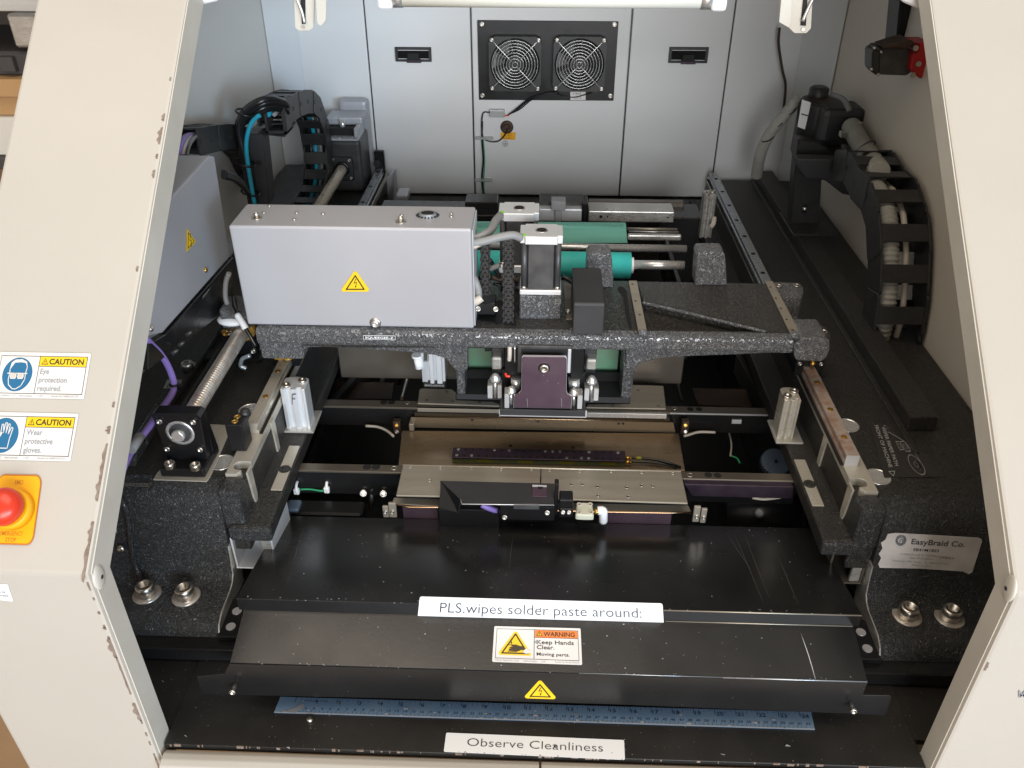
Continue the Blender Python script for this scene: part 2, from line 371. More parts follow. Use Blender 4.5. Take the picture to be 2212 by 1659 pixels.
# chipped paint flakes along the outer corner of each column
def chips(par, X, sx, dy, dz, spots):
    for (y, z, l, wd) in spots:
        if z is None:
            t = y; y = .567+dy+.693*t; z = 1.201+dz+.573*t; dirv = V((0, .770, .637)); nrm = V((0, -.637, .770))
        else: dirv = V((0, 0, 1)); nrm = V((0, -1, 0)); y = .567+dy
        p = V((X, y, z)) + nrm*.0004; b = MB(); pts = []
        n = 9; 
        ph = random.random()*6; n = 12
        for k in range(n): pts.append(p+dirv*(l*(k/(n-1)-.5)+random.uniform(-.03,.03)*l)+V((sx*(.0004+.33*wd*max(.12, math.sin(math.pi*(k+.5)/n)**.7*(.62+.38*math.sin(ph+k*1.3)))), 0, 0)))
        pts += [p+dirv*l*.52-V((sx*.0012,0,0)), p-dirv*l*.52-V((sx*.0012,0,0))]
        b.prism(pts, nrm*-.0006); finish(b, 'paint_chip', 'chip', par)
spL = []
for t, l, wd in ((.02,.05,.009),(.045,.02,.01),(.095,.028,.010),(.125,.034,.008),(.16,.008,.012),(.19,.006,.004),(.36,.006,.004),(.49,.010,.006),(.515,.006,.004),(.545,.022,.012),(.572,.010,.008),(.63,.005,.003),(.86,.006,.003)): spL.append((t, None, l, wd))
zz = 1.19
while zz > .88:
    l = random.choice((.004,.007,.011,.018,.030)); big = 1.0 if 1.0 < zz < 1.15 else .5
    spL.append((0, zz-l/2, l, big*random.choice((.002,.004,.006,.012))*(.5+l*25))); zz -= l+random.choice((-.001,.001,.004,.010,.016))
chips(colL, -.434, -1, 0, 0, spL)
spL = [(.1,None,.006,.004),(.25,None,.006,.003),(0,1.10,.012,.004)]
chips(colR, .459, 1, .003, .002, spL)
for X, py, sgn, par, zz in ((-.4295, (213,1246), 1, colL, 0), (-.4295, (362,1644), 1, colL, 0), (.4545, (2181,1271), -1, colR, 0)):
    p = at(*py, x=X); cp = MB(); cp.ball((p.x, p.y, p.z), 1, (.0035, .010, .015), 12)
    c = finish(cp, 'corner_pad', 'edgepaint', par)
    finish(MB().cyl((p.x+sgn*.0030, p.y, p.z), (p.x+sgn*.0039, p.y, p.z), .0022, 12), 'pad_screw', 'motor', c)
# side walls, corner posts, roof
wl = MB(); wl.prism([(-.6202, y, z) for y, z in ((.612,1.0),(.612,1.168),(1.272,1.735),(2.06,1.75),(2.06,.9))], (.0062,0,0), .001); wl.prism([(-.6142, y, z) for y, z in ((.70,1.09),(.70,1.23),(1.272,1.72),(1.94,1.73),(1.94,1.09))], (.0017,0,0), .0004); finish(wl, 'side_wall', 'walll', cab)
wr = MB(); wr.prism([(.640, y, z) for y, z in ((.612,.62),(.612,1.175),(1.284,1.745),(2.06,1.75),(2.06,.62))], (.010,0,0), .001); wr.prism([(.638, y, z) for y, z in ((.70,1.09),(.70,1.22),(1.284,1.71),(1.88,1.73),(1.88,1.09))], (.0022,0,0), .0004); finish(wr, 'side_wall', 'wallr_warmlit', cab)
for nm, pts in (('corner_post', [(-.6125,1.962),(-.560,2.030),(-.556,2.036),(-.6125,2.036)]), ('corner_post', [(.638,1.93),(.585,2.030),(.580,2.036),(.638,2.036)])):
    finish(MB().prism([(x, y, .95) for x, y in pts], (0,0,.79), .0015), nm, 'wall', cab)
finish(MB().box(-.62, .645, 1.33, 2.06, 1.7505, 1.758), 'roof', 'wall', cab)
bk = finish(MB().box(-.6135, .6375, 2.0375, 2.055, .75, 1.745), 'back_frame', 'motor', cab)
for nm, x0, x1, dd in (('back_panel', -.558, -.405, 0), ('back_door', -.399, -.1655, 0), ('back_door', -.1590, .1960, 0), ('back_door', .2025, .4225, 0), ('back_panel', .4285, .583, 0)):
    d = MB(); d.box(x0-.0014, x1+.0014, 2.030, 2.037, 1.045, 1.738, .0022, 2)
    if x0 == -.159: d.box(.183, .186, 2.0285, 2.0305, 1.05, 1.735)
    finish(d, nm, 'wall', bk)
finish(MB().box(-.62, .62, 1.99, 2.041, .60, 1.042, .001), 'sill_beam', 'black', bk)
# recessed black latches
for i, (TL, BR) in enumerate((((853,101),(933,133)), ((1446,101),(1527,136)))):
    a = at(*TL, y=2.029); b = at(*BR, y=2.029); x0, x1, z0, z1 = a.x, b.x, b.z, a.z
    h = thing('paddle_latch', ['black paddle latch on the back door left of the fans', 'black paddle latch on the back door right of the fans'][i], 'latch', (x0, 2.029, z0), 'latches on the back doors')
    fr = MB(); 
    fr.box(x0, x1, 2.0245, 2.0298, z1-.006, z1, .0008); fr.box(x0, x1, 2.0245, 2.0298, z0, z0+.005, .0008)
    fr.box(x0, x0+.006, 2.0245, 2.0298, z0+.005, z1-.006); fr.box(x1-.006, x1, 2.0245, 2.0298, z0+.005, z1-.006); finish(fr, 'frame', 'plastic', h)
    xm = (x0+x1)/2
    pd = MB(); pd.prism([(x0+.006, 2.0296, z0+.006), (x0+.006, 2.0296, z1-.008), (x0+.006, 2.0236, z1-.010), (x0+.006, 2.0265, z0+.007)], (x1-x0-.012, 0, 0), .0005); finish(pd, 'paddle', 'anod', h)
    finish(MB().box(xm-.014, xm+.014, 2.020, 2.0262, z0+.004, z0+.020, .001), 'finger_hole', 'hole', h)
    finish(MB().box(xm-.016, xm+.018, 2.0215, 2.0265, z0-.002, z0+.006, .001), 'thumb_tab', 'purpledk', h)
# ---- sill doors and front deck
for x0, x1 in ((-.425, .012), (.0145, .452)):
    b = MB(); prof = [(.5785,.895),(.577,.903),(.571,.9065),(.563,.9065),(.556,.904),(.552,.896),(.551,.10),(.5785,.10)]
    b.prism([(x0, y, z) for y, z in prof], (x1-x0, 0, 0), .0015, 2); finish(b, 'front_door', 'paint', cab)
dk = thing('front_deck', 'dusty black metal deck plate between the columns below the hinged cover', 'deck', (0, .75, .90))
finish(MB().box(-.427, .453, .5795, .93, .900, .910, .0006), 'deck_plate', 'deck', dk)
e = MB(); x = -.42
while x < .44:
    l = random.choice((.001,.002,.004,.008)); e.box(x, x+l, .5790, .5797+random.uniform(0,.0009), .9085-random.uniform(0,.002), .9103, 0); x += l+random.choice((.001,.003,.008,.02,.04))
finish(e, 'bare_edge', 'chip', dk)['kind'] = 'stuff'
pr = MB()
for (px, py) in ((1345,1640),(670,1556),(352,1472),(400,1590),(1560,1630),(620,1616),(1240,1560),(1700,1610)):
    p = at(px, py, z=.9104); pr.prism([p+V((random.uniform(-.004,.004), random.uniform(-.0015,.0015), 0)) for _ in range(3)], (0,0,.0006))
finish(pr, 'debris', 'chipwhite', dk)['kind'] = 'stuff'
for X0, X1 in ((-.60, -.415), (.44, .60)):
    finish(MB().box(X0, X1, .74, 2.0, .70, .905, .001), 'side_skirt', 'black', dk)
finish(MB().box(-.62, .64, .93, 2.03, .70, .72), 'pit_floor', 'pit', dk)
finish(MB().box(-.6130, -.4275, .603, .95, .899, .908), 'deck_wing', 'deck', dk); finish(MB().box(.4535, .638, .617, .95, .899, .908), 'deck_wing', 'deck', dk)
s = at(670,1556,z=.9104)
finish(MB().lathe(s, (0,0,1), [(0,.004),(.003,.004),(.0035,.002)], 8), 'loose_nut', 'zinc', dk)
for q in ((960,450), ):
    pass

# ================================================================ fan plate
pl = px4((1031,43),(1336,46),(1325,217),(1035,215), y=2.0285)
fp = thing('fan_plate', 'black rectangular plate with corner screws carrying the two fans', 'plate', (0, 2.03, 1.38))
finish(MB().prism(pl, (0, -.0035, 0), .0008), 'plate', 'anod', fp)
for c in ((1041,52),(1327,53),(1318,207),(1042,206)):
    p = at(*c, y=2.025); finish(MB().screw(p, (0,-1,0), .0052, .003), 'screw', 'zinc', fp)
LAB = px4((1232,197),(1265,197),(1265,216),(1232,216), y=2.0245)
d = Decal(*LAB, 33, 19, .0003); d.text('V1RNE', 5, 11, 4.5, 1); d.text('REV A', 8, 3, 4.5, 1)
finish(d.mb, 'rating_label', ['stick','ink'], fp)
def fan(cx, cz, label):
    t = thing('cooling_fan', label, 'fan', (cx, 2.0, cz), 'wall fans on the black plate')
    h = .0595; Y0, Y1 = 1.998, 2.0245; n = 48; Rc = .0565
    def sq(k, r=h):
        a = 2*math.pi*k/n; c, s_ = math.cos(a), math.sin(a); m = max(abs(c), abs(s_)); m = max(m, (abs(c)+abs(s_))/1.86)
        return c*r/m, s_*r/m
    b = MB(); rings = []
    for (kind, y) in (('s', Y1), ('s', Y0), ('c', Y0), ('c', Y1)):
        rings.append([V((cx+(sq(k)[0] if kind == 's' else Rc*math.cos(2*math.pi*k/n)), y, cz+(sq(k)[1] if kind == 's' else Rc*math.sin(2*math.pi*k/n)))) for k in range(n)])
    b.loft(rings, close=True, smooth=False); finish(b, 'frame', 'plastic', t)
    finish(MB().cyl((cx, 2.0235, cz), (cx, 2.0245, cz), .056, 40), 'opening', 'hole', t)
    finish(MB().lathe((cx, 2.022, cz), (0,-1,0), [(0,.022),(.014,.022),(.016,.019)], 24), 'hub', 'plastic', t)
    for k in range(7):
        a = 2*math.pi*k/7+.3; b = MB(); P = []
        for r, w0 in ((.021, .30), (.054, .42)):
            P.append((r, a-w0*.6)); 
        A = [(.021, a-.32), (.053, a-.30), (.054, a+.38), (.021, a+.25)]
        pts = [V((cx+r*math.cos(q), 2.010+(.010 if i in (0,1) else 0), cz+r*math.sin(q))) for i, (r, q) in enumerate(A)]
        b.prism(pts, (0, .0015, 0)); finish(b, 'blade', 'motor', t)
    gr = MB(); gy = 1.9945
    for R in (.0065, .013, .0195, .026, .0325, .039, .0455, .052): gr.ring((cx, gy, cz), (0,1,0), R, .00085, 40, 5)
    g = finish(gr, 'grille_ring', 'steel', t)
    for sx in (-1, 1):
        for sz in (-1, 1):
            ex, ez = cx+sx*.0525, cz+sz*.0525
            gr = MB(); gr.tube([(cx+sx*.003, gy-.0015, cz+sz*.003), (cx+sx*.036, gy-.0015, cz+sz*.036), (ex, 1.997, ez)], .0011, 6, 3); finish(gr, 'grille_spoke', 'steel', t)
            finish(MB().ring((ex, 1.9965, ez), (0,1,0), .0036, .0011, 14, 5).screw((ex, 1.9975, ez), (0,-1,0), .0032, .0022), 'mounting_screw', 'zinc', t)
f1 = at(1112.5, 139, y=2.0); f2 = at(1251.5, 139.5, y=2.0)
fan(f1.x, f1.z, 'square black cooling fan with wire guard, left one on the plate')
fan(f2.x, f2.z, 'square black cooling fan with wire guard, right one above the white label')
# fan wiring
Yw = 2.024
def pw(pts, y=Yw): return [at(px, py, y=y) for px, py in pts]
w = thing('fan_wiring', 'black fan leads with clear connector hanging below the fan plate', 'wiring', (-.12, 2.02, 1.2))
for o in (0, 5, -4):
    finish(MB().tube([at(1198+o*2, 199, y=2.015), at(1160+o, 208, y=2.018), at(1140+o, 218, y=2.02), at(1118+o, 236, y=2.022), at(1098, 248, y=2.022)], .0015, 6), 'lead', 'rubber', w)
finish(MB().tube([at(1192,198,y=2.015), at(1215,207,y=2.02), at(1240,210,y=2.022), at(1270,203,y=2.018), at(1280,199,y=2.015)], .0013, 6), 'lead', 'rubber', w)
finish(MB().tube(pw([(1100,249),(1090,250),(1086,247)]), .0018, 6), 'red_lead', 'red', w)
c = MB(); bpx(c, 1058, 238, 1090, 254, 2.014, .012, .002, 2); finish(c, 'connector', 'clear', w)
finish(MB().tube(pw([(1058,243),(1045,243),(1041,258),(1041,285),(1046,300),(1062,306),(1078,304),(1090,292),(1097,276)]), .0017, 6), 'lead', 'rubber', w)
finish(MB().tube(pw([(1042,262),(1041,300),(1044,345),(1041,385),(1046,432)]), .0022, 6), 'lead', 'rubber', w)
finish(MB().tube(pw([(1043,290),(1047,345),(1045,390),(1047,432)]), .0013, 6), 'green_lead', 'greenwire', w)
for q in ((1043,301),(1041,392)):
    c = MB(); bpx(c, q[0]-16, q[1]-4, q[0]+22, q[1]+1, 2.016, .010, .001); finish(c, 'cable_clip', 'clear', w)
gm = MB(); p = at(1095,274,y=2.029); gm.lathe(p, (0,-1,0), [(0,.0155),(.003,.0155),(.005,.012),(.005,.007),(.002,.006)], 24)
solo(gm, 'grommet', 'grime', 'round dark red rubber grommet in the back door above the yellow sticker', 'grommet', p)
d = Decal(*px4((1082,286),(1114,286),(1113,302),(1081,301), y=2.0285), 32, 16)
for k, tt in enumerate(('WARNING', 'HOT PARTS', 'DO NOT', 'DISCONNECT')): d.text(tt, 16, 12-k*3.6, 2.2, 1, center=True)
solo(d.mb, 'warning_sticker', ['amber','brownink'], 'small yellow warning sticker under the grommet on the back door', 'sticker', d.c[0])
d = Decal(*px4((1085,303),(1098,303),(1098,317),(1085,317), y=2.0285), 14, 14, r=6.9)
for k in range(20):
    a, b_ = 2*math.pi*k/20, 2*math.pi*(k+1)/20; d.line([(7+6*math.cos(a), 7+6*math.sin(a)), (7+6*math.cos(b_), 7+6*math.sin(b_))], .9, 1)
d.line([(7,12),(7,7)], 1, 1); d.line([(3,7),(11,7)], 1, 1); d.line([(4.5,5),(9.5,5)], 1, 1); d.line([(6,3),(8,3)], 1, 1)
solo(d.mb, 'earth_symbol_sticker', ['wall','ink'], 'tiny round earth symbol sticker below the yellow warning sticker', 'sticker', d.c[0])

# ================================================================ lamp and hood brackets
YL = 1.25
a = at(818, 4, y=YL); b = at(1567, 8, y=YL); zt = (a.z+b.z)/2+.006
lm = thing('fluorescent_lamp', 'slim unlit fluorescent work lamp with white end caps under the hood', 'lamp', ((a.x+b.x)/2, YL, zt))
finish(MB().cyl((a.x+.02, YL, zt), (b.x-.02, YL, zt), .0125, 24), 'lamp_tube', 'tube', lm)
finish(MB().box(a.x+.005, b.x-.005, YL+.001, YL+.022, zt+.002, zt+.030, .003, 2), 'lamp_body', 'edgepaint', lm)
for x0, x1 in ((a.x, a.x+.021), (b.x-.021, b.x)): finish(MB().box(x0, x1, YL-.014, YL+.016, zt-.014, zt+.024, .006, 3), 'end_cap', 'white', lm)
finish(MB().cyl((a.x+.02, YL, zt), (a.x+.034, YL, zt), .0135, 20), 'tube_ferrule', 'alu', lm); finish(MB().cyl((b.x-.034, YL, zt), (b.x-.02, YL, zt), .0135, 20), 'tube_ferrule', 'alu', lm)
hd = thing('hood_bar', 'thin white cross bar carrying the work lamp', 'bar', (0, YL, zt+.03))
finish(MB().box(-.42, .44, YL+.03, YL+.045, zt+.012, zt+.026, .001), 'bar', 'edgepaint', hd)
for i, (pts, lab) in enumerate((
    ([(635,-30),(635,12),(637,60),(645,67),(668,67),(677,60),(678,42),(680,-30)], 'white folded bracket with a slot and spring hanging left of the lamp'),
    ([(1683,-30),(1684,48),(1704,60),(1716,72),(1742,72),(1752,62),(1757,-30)], 'white folded bracket with a slot and spring hanging right of the lamp'))):
    t = thing('hood_bracket', lab, 'bracket', at(660 if i == 0 else 1720, 20, y=YL), 'brackets hanging from the hood')
    P = [at(*q, y=YL+.01) for q in pts]; finish(MB().prism(P, (0, .003, 0), .0006), 'bracket_plate', 'edgepaint', t)
    if i == 0:
        P = [at(*q, y=YL-.004) for q in ((680,-30),(684,48),(688,55),(694,56),(704,44),(706,-30))]; finish(MB().prism(P, (0,.002,0), .0005), 'flange', 'edgepaint', t)
        sl = ((647,-30),(652,52),(660,52),(659,-30)); sp = [(638,-10),(652,25),(658,50)]
    else:
        P = [at(*q, y=YL-.004) for q in ((1690,-30),(1683,48),(1704,60),(1710,46),(1712,-30))]; finish(MB().prism(P, (0,.002,0), .0005), 'flange', 'edgepaint', t)
        sl = ((1738,-30),(1729,55),(1741,56),(1746,-30)); sp = [(1762,-15),(1745,20),(1734,46)]
    finish(MB().prism([at(*q, y=YL+.0085) for q in sl], (0,.001,0)), 'slot', 'hole', t)
    finish(MB().tube([at(*q, y=YL+.004) for q in sp], .0022, 6), 'spring', 'steel', t)
    s_ = at(*( (655,58) if i == 0 else (1734,63)), y=YL+.009); finish(MB().cyl(s_, s_-V((0,.002,0)), .0022, 10), 'rivet', 'zinc', t)
for i, (pts, X) in enumerate(((((405,-20),(408,8),(415,18),(430,20),(436,10),(470,2),(485,-20)), 0), (((1930,-20),(1952,5),(1990,22),(2003,10),(2003,-20)), 0))):
    P = [at(*q, y=1.14) for q in pts]; t = MB(); t.prism(P, (0,.012,0), .002); o = finish(t, 'hood_end_piece', 'white', cab)
# ================================================================ cast rail bases
def bolt_with_washer(par, x, y, z, nm='foot_bolt', r=.0122):
    w = finish(MB().lathe((x, y, z), (0,0,1), [(0, r*1.5), (.0018, r*1.5), (.0022, r*1.46), (.0022, r*.7)], 28), 'washer', 'ridge' if nm == 'foot_bolt' else 'zinc', par)
    b = MB(); b.screw((x, y, z+.0023), (0,0,1), r, .016, r*.55)
    b2 = finish(b, nm, 'zinc', par)
    hx = MB(); hx.cyl((x, y, z+.0092), (x, y, z+.0098), r*.52, 6); finish(hx, 'socket', 'rust', b2)
def base_profile(y0):
    return [(2.0,1.10),(y0+.042,1.10),(y0+.030,1.0985),(y0+.020,1.0945),(y0+.013,1.087),(y0+.009,1.076),(y0+.002,1.0),(y0-.002,.980),(y0-.006,.969),(y0-.013,.962),(y0-.022,.9585),(y0-.056,.9575),(y0-.066,.955),(y0-.074,.949),(y0-.079,.940),(y0-.080,.934),(2.0,.934)]
def rail_base(side, label):
    """one long cast base: block, front face, foot, rail pedestal, lower ledge"""
    s = side
    if s < 0: xo, xi, xp, xl, y0, ztag = -.612, -.402, -.375, -.341, .797, 'left'
    else: xo, xi, xp, xl, y0, ztag = .636, .437, .406, .369, .790, 'right'
    t = thing('rail_base_casting', label, 'casting', ((xo+xi)/2, 1.3, .93), 'castings that carry the guide rails')
    b = MB(); b.prism([(xo, y, z) for y, z in base_profile(y0)], (xi-xo, 0, 0), .0018); body = finish(b, 'casting_body', 'hammer_dark' , t)
    # hammertone painted front skin (face and foot), following the same profile a hair proud
    pr = base_profile(y0)[1:-1]; b = MB()
    P0 = [V((xo, y, z)) for y, z in pr]; P1 = [V((xi-s*-.0003 if 0 else xi, y, z)) for y, z in pr]
    nrm = []
    for i in range(len(pr)):
        a_ = pr[max(i-1,0)]; c_ = pr[min(i+1,len(pr)-1)]; dy, dz = c_[0]-a_[0], c_[1]-a_[1]; l = math.hypot(dy, dz); nrm.append(V((0, dz/l, -dy/l))*1.0)
    N = 40; grid = []
    for i in range(len(pr)):
        row = []
        for k in range(N+1):
            q = P0[i].lerp(P1[i], k/N); row.append(b.bm.verts.new(q+nrm[i]*.0006))
        grid.append(row)
    for i in range(len(pr)-1):
        for k in range(N):
            f = b.bm.faces.new((grid[i][k], grid[i][k+1], grid[i+1][k+1], grid[i+1][k])); f.smooth = True
    bmesh.ops.recalc_face_normals(b.bm, faces=b.bm.faces[:])
    finish(b, 'front_skin', 'hammer_cast', t)
    # silver machined inner side of the foot
    f = [(y0-.0805,.934),(y0-.0805,.941),(y0-.074,.951),(y0-.060,.9582),(y0-.022,.9600),(y0-.012,.9635),(y0-.005,.971),(y0-.001,.996),(y0+.001,1.015),(y0+.03,1.015),(y0+.02,.934)]
    finish(MB().prism([(xi, y, z) for y, z in f], (-s*.0016, 0, 0)), 'machined_side', 'alu', t)
    # rail pedestal with hammered nose
    xa, xb = sorted((xi, xp))
    b = MB(); b.box(xa, xb, y0+.012, 2.0, 1.0, 1.0944, .003, 2); finish(b, 'rail_pedestal', 'hammer_dark', t)
    b = MB(); b.box(xa-.0005, xb+.0005, y0+.008, y0+.0385, 1.038, 1.1035, .006, 3); finish(b, 'pedestal_nose', 'hammer_cast', t)
    ye = y0+.040; yn = y0+.058; rn = .0085; xo2 = xi-.002 if s > 0 else xi+.001
    N_ = [(xp, yn+rn)]+[(xp+s*(.012+rn*math.sin(math.radians(a))), yn+rn*math.cos(math.radians(a))) for a in range(0, 181, 15)]+[(xp+s*.0075, yn-rn), (xp+s*.0075, ye+.006), (xp+s*.012, ye), (xo2, ye), (xo2, 2.0), (xp, 2.0)]
    finish(MB().prism([(x, y, 1.0945) for x, y in N_], (0,0,.012), .0004), 'machined_rail_seat', 'seat', t)
    for (yy, h, zt, w) in ((y0+.047, .050, 1.1060, .016), (y0+.160, .060, 1.1050, .014)):
        pts = [(yy-.004, zt), (yy+w-.004, zt), (yy+w-.002, zt-h), (yy+w*.4, zt-h-.014), (yy+.001, zt-h+.004)]
        finish(MB().prism([(xp, y, z) for y, z in pts], (-s*.0026, 0, 0), .0004), 'machined_boss', 'seat', t)
    # lower ledge
    xa, xb = sorted((xp-s*-.020, xl)); yl = .799
    finish(MB().box(xa, xb, yl, 2.0, 1.026, 1.050, .004, 2), 'lower_ledge', 'hammer_dark', t)
    finish(MB().box(xa-.0006, xb+.0006, yl-.0025, yl+.010, 1.027, 1.0488, .004, 2), 'ledge_nose', 'hammer_cast', t)
    pd = MB(); pd.box(xl+s*.003 if s > 0 else xl-.019, xl+.019 if s > 0 else xl-.003, y0+.075, y0+.175, 1.0501, 1.0512, .0004); finish(pd, 'machined_pad', 'seat', t)
    finish(MB().cyl((xl+s*.011, y0+.120, 1.0513), (xl+s*.011, y0+.120, 1.0518), .0085, 20), 'pad_hole', 'hammer_dark', t)
    # bracket under the ledge nose
    xa, xb = sorted((xl+s*(.002 if s < 0 else .018), xi-s*.003)); b = MB()
    b.box(xa, xb, yl+.002, yl+.08, .972, .9745, .0008); b.box(xa, xa+.0025, yl+.004, yl+.08, .9745, 1.0255); b.box(xb-.0025, xb, yl+.004, yl+.08, .9745, 1.0255)
    b.box(xa+.0025, xb-.0025, yl+.060, yl+.063, .9745, 1.0255)
    finish(MB().box(xb-.016, xb-.003, yl+.004, yl+.010, .975, 1.0255, .001), 'guard_strip', 'alu', t)
    finish(b, 'guard_bracket', 'alu2' if s < 0 else 'tandk', t)
    # black base plate with two pale plugs
    xa, xb = sorted((xo, xi-s*.026)); 
    finish(MB().box(xa, xb, y0-.100, 2.0, .912, .9335, .0015), 'base_plate', 'black', t)
    finish(MB().box(min(xi, xi-s*.0262), max(xi, xi-s*.0262), y0-.086, y0-.022, .9336, .9425, .001), 'plug_block', 'anod', t)
    for k in range(2):
        finish(MB().cyl((xi-s*.0135, y0-.070+.026*k, .9426), (xi-s*.0135, y0-.070+.026*k, .9438), .0062, 18), 'plug', 'chipwhite', t)
    return t
RL = rail_base(-1, 'long black hammertone casting beside the left column, carrying ball screw and rail')
RR = rail_base(1, 'long black hammertone casting on the right side, carrying rail and white sticker')
for q in ((315,1275),(400,1280)):
    p = at(*q, z=.966); bolt_with_washer(RL, p.x, p.y, .9582)
for q in ((1962,1322),(2054,1326)):
    p = at(*q, z=.966); bolt_with_washer(RR, p.x, p.y, .9582)
# gusset web and side bolts on the left casting
a_, b_ = at(257, 1090, y=.790), at(309, 1243, y=.790)
g = MB(); g.tube([V((a_.x, .798, 1.094)), V((a_.x+.004, .794, 1.07)), V((b_.x-.006, .791, .995)), V((b_.x, .783, .966)), V((b_.x+.001,.772,.958))], .0035, 8); finish(g, 'gusset_web', 'hammer_cast', RL)
for q in ((247,1146),(262,1186)):
    p = at(*q, y=.794); finish(MB().ball((p.x, p.y, p.z), 1, (.0055,.004,.0065), 10), 'side_bolt', 'zinc', RL)
# raised ribs
finish(MB().prism([(-.548,.855,1.0995),(-.548,.865,1.113),(-.548,1.95,1.113),(-.548,1.95,1.0995)], (.020,0,0), .002), 'raised_rib', 'hammer_dark', RL)
finish(MB().prism([(-.516,.905,1.0995),(-.516,.915,1.108),(-.516,1.95,1.108),(-.516,1.95,1.0995)], (.006,0,0), .0015), 'raised_rib', 'hammer_dark', RL)
finish(MB().box(.521, .561, .973, 2.0, 1.0995, 1.124, .0025, 2), 'raised_rib', 'hammer_dark', RR)
finish(MB().box(.512, .5212, .92, 2.0, 1.0995, 1.1035, .0015), 'rib_step', 'hammer_dark', RR)
# spot faces on the casting tops
for q, par in (((1830,919),RR),((1896,1030),RR),((480,999),RL),((540,886),RL)):
    p = at(*q, z=ZC); finish(MB().lathe((p.x, p.y, ZC-.001), (0,0,1), [(0,.0165),(.0018,.0165),(.0019,.0150),(.0012,.0148)], 28), 'spot_face', 'steel', par)
# ---- guide rails
def guide_rail(x0, x1, y0, y1, zb, zt, m, label, holes, end='steel'):
    gx = x1 if x0 < 0 else x0-.0045
    finish(MB().box(gx, gx+.0045, y0, y1, zb-.0004, zb+.0006), 'seat_groove', 'hole', RL if x0 < 0 else RR)
    t = thing('guide_rail', label, 'rail', ((x0+x1)/2, (y0+y1)/2, zb), 'linear guide rails')
    w = x1-x0; P = [(x0,zb),(x0,zb+.004),(x0+.0022,zb+.0065),(x0+.0022,zb+.0095),(x0,zb+.012),(x0,zt),(x1,zt),(x1,zb+.012),(x1-.0022,zb+.0095),(x1-.0022,zb+.0065),(x1,zb+.004),(x1,zb)]
    finish(MB().prism([(x, y0, z) for x, z in P], (0, y1-y0, 0), .0004), 'rail_bar', m, t)
    for yy in holes:
        finish(MB().cyl(((x0+x1)/2, yy, zt+.0002), ((x0+x1)/2, yy, zt+.0006), .0042, 16).cyl(((x0+x1)/2, yy, zt+.0006), ((x0+x1)/2, yy, zt+.0009), .0028, 12), 'bolt_hole', 'brass' if yy < 1.2 else 'hole', t)
    return t
xl0 = at(544, 892, z=1.123).x; xr1 = at(1844, 959, z=1.123).x
guide_rail(xl0, xl0+.0155, .925, 1.17, 1.1066, 1.1235, 'rail', 'clean steel guide rail on the left casting, front stretch before the gantry', [at(577,857,z=1.123).y, at(598,803,z=1.123).y])
guide_rail(xl0, xl0+.0155, 1.1705, 1.985, 1.1066, 1.1235, 'railblue', 'grey steel guide rail on the left casting, rear stretch towards the back wall', [1.36+.1*i for i in range(7)])
yre = at(1836, 984, z=1.123).y
guide_rail(xr1-.017, xr1, yre, 1.17, 1.1066, 1.1235, 'rust', 'rust stained guide rail on the right casting in front of the gantry', [at(1766,827,z=1.123).y, at(1796,885,z=1.123).y, at(1829,945,z=1.123).y])
finish(MB().box(xr1-.0172, xr1+.0002, yre-.0012, yre-.0001, 1.1066, 1.1234), 'rail_end', 'chipwhite', bpy.data.objects['guide_rail.002'])
guide_rail(xr1-.017, xr1, 1.1705, 1.985, 1.1066, 1.1235, 'railblue', 'grey steel guide rail on the right casting behind the gantry', [1.26+.085*i for i in range(9)])
# stops
st = thing('rail_stop', 'small black end stop with two brass screws at the front of the left rail', 'stop', (xl0-.004, .90, 1.10))
finish(MB().box(xl0-.012, xl0+.010, .885, .912, 1.1066, 1.150, .0015, 2), 'stop_block', 'anod', st)
finish(MB().ball((xl0+.006, .915, 1.148), .008), 'rubber_bumper', 'plastic', st)
for k in (0,1): finish(MB().screw((xl0-.001, .893+k*.011, 1.150), (0,0,1), .0045, .001), 'brass_screw', 'brass', st)
for i, (q, l) in enumerate((((838,320),'small black end stop at the rear of the left rail'),)):
    t = thing('rail_stop', l, 'stop', (xl0, 1.99, 1.11)); finish(MB().box(xl0-.004, xl0+.020, 1.986, 2.0, 1.107, 1.165, .002), 'stop_block', 'anod', t)
    finish(MB().cyl((xl0+.004, 1.986, 1.138), (xl0+.004, 1.974, 1.138), .0085, 14), 'rubber_bumper', 'plastic', t)
# ================================================================ ball screw
sx, sz = -.456, 1.157
t = thing('ball_screw', 'long steel ball screw between the black bearing block and the rear motor housing', 'ball screw', (sx, 1.3, sz))
def thread(y0, y1, r, pitch, amp):
    def rr(u): return r - amp*(.5+.5*math.cos(2*math.pi*u*(y1-y0)/pitch))
    n = int((y1-y0)/pitch*4); return MB().tube([(sx, y0+(y1-y0)*i/n, sz) for i in range(n+1)], rr, 20, 0)
finish(thread(.895, 1.145, .0118, .0055, .0022), 'threaded_shaft', 'ridge', t)
finish(thread(1.145, 1.875, .0118, .0055, .0018), 'threaded_shaft', 'rail', t)
finish(MB().cyl((sx, .86, sz), (sx, .90, sz), .0085, 20), 'journal', 'steel', t)
t = thing('bearing_block', 'upright black bearing block on a milled pocket at the front end of the ball screw', 'bearing block', (sx, .865, 1.10))
b = MB(); hw = .0295; yq = .857
b.prism([(sx-hw-.001,yq,1.177),(sx-hw-.003,yq,1.183),(sx-hw+.002,yq,1.187),(sx+hw-.002,yq,1.187),(sx+hw+.003,yq,1.183),(sx+hw+.001,yq,1.177),(sx+hw-.003,yq,1.102),(sx-hw+.003,yq,1.102)], (0,.018,0), .0013, 2)
finish(b, 'upright_plate', 'anod', t)
b = MB(); b.box(sx-.029, sx+.029, .835, .892, 1.1014, 1.114, .002, 2); finish(b, 'foot', 'anod', t)
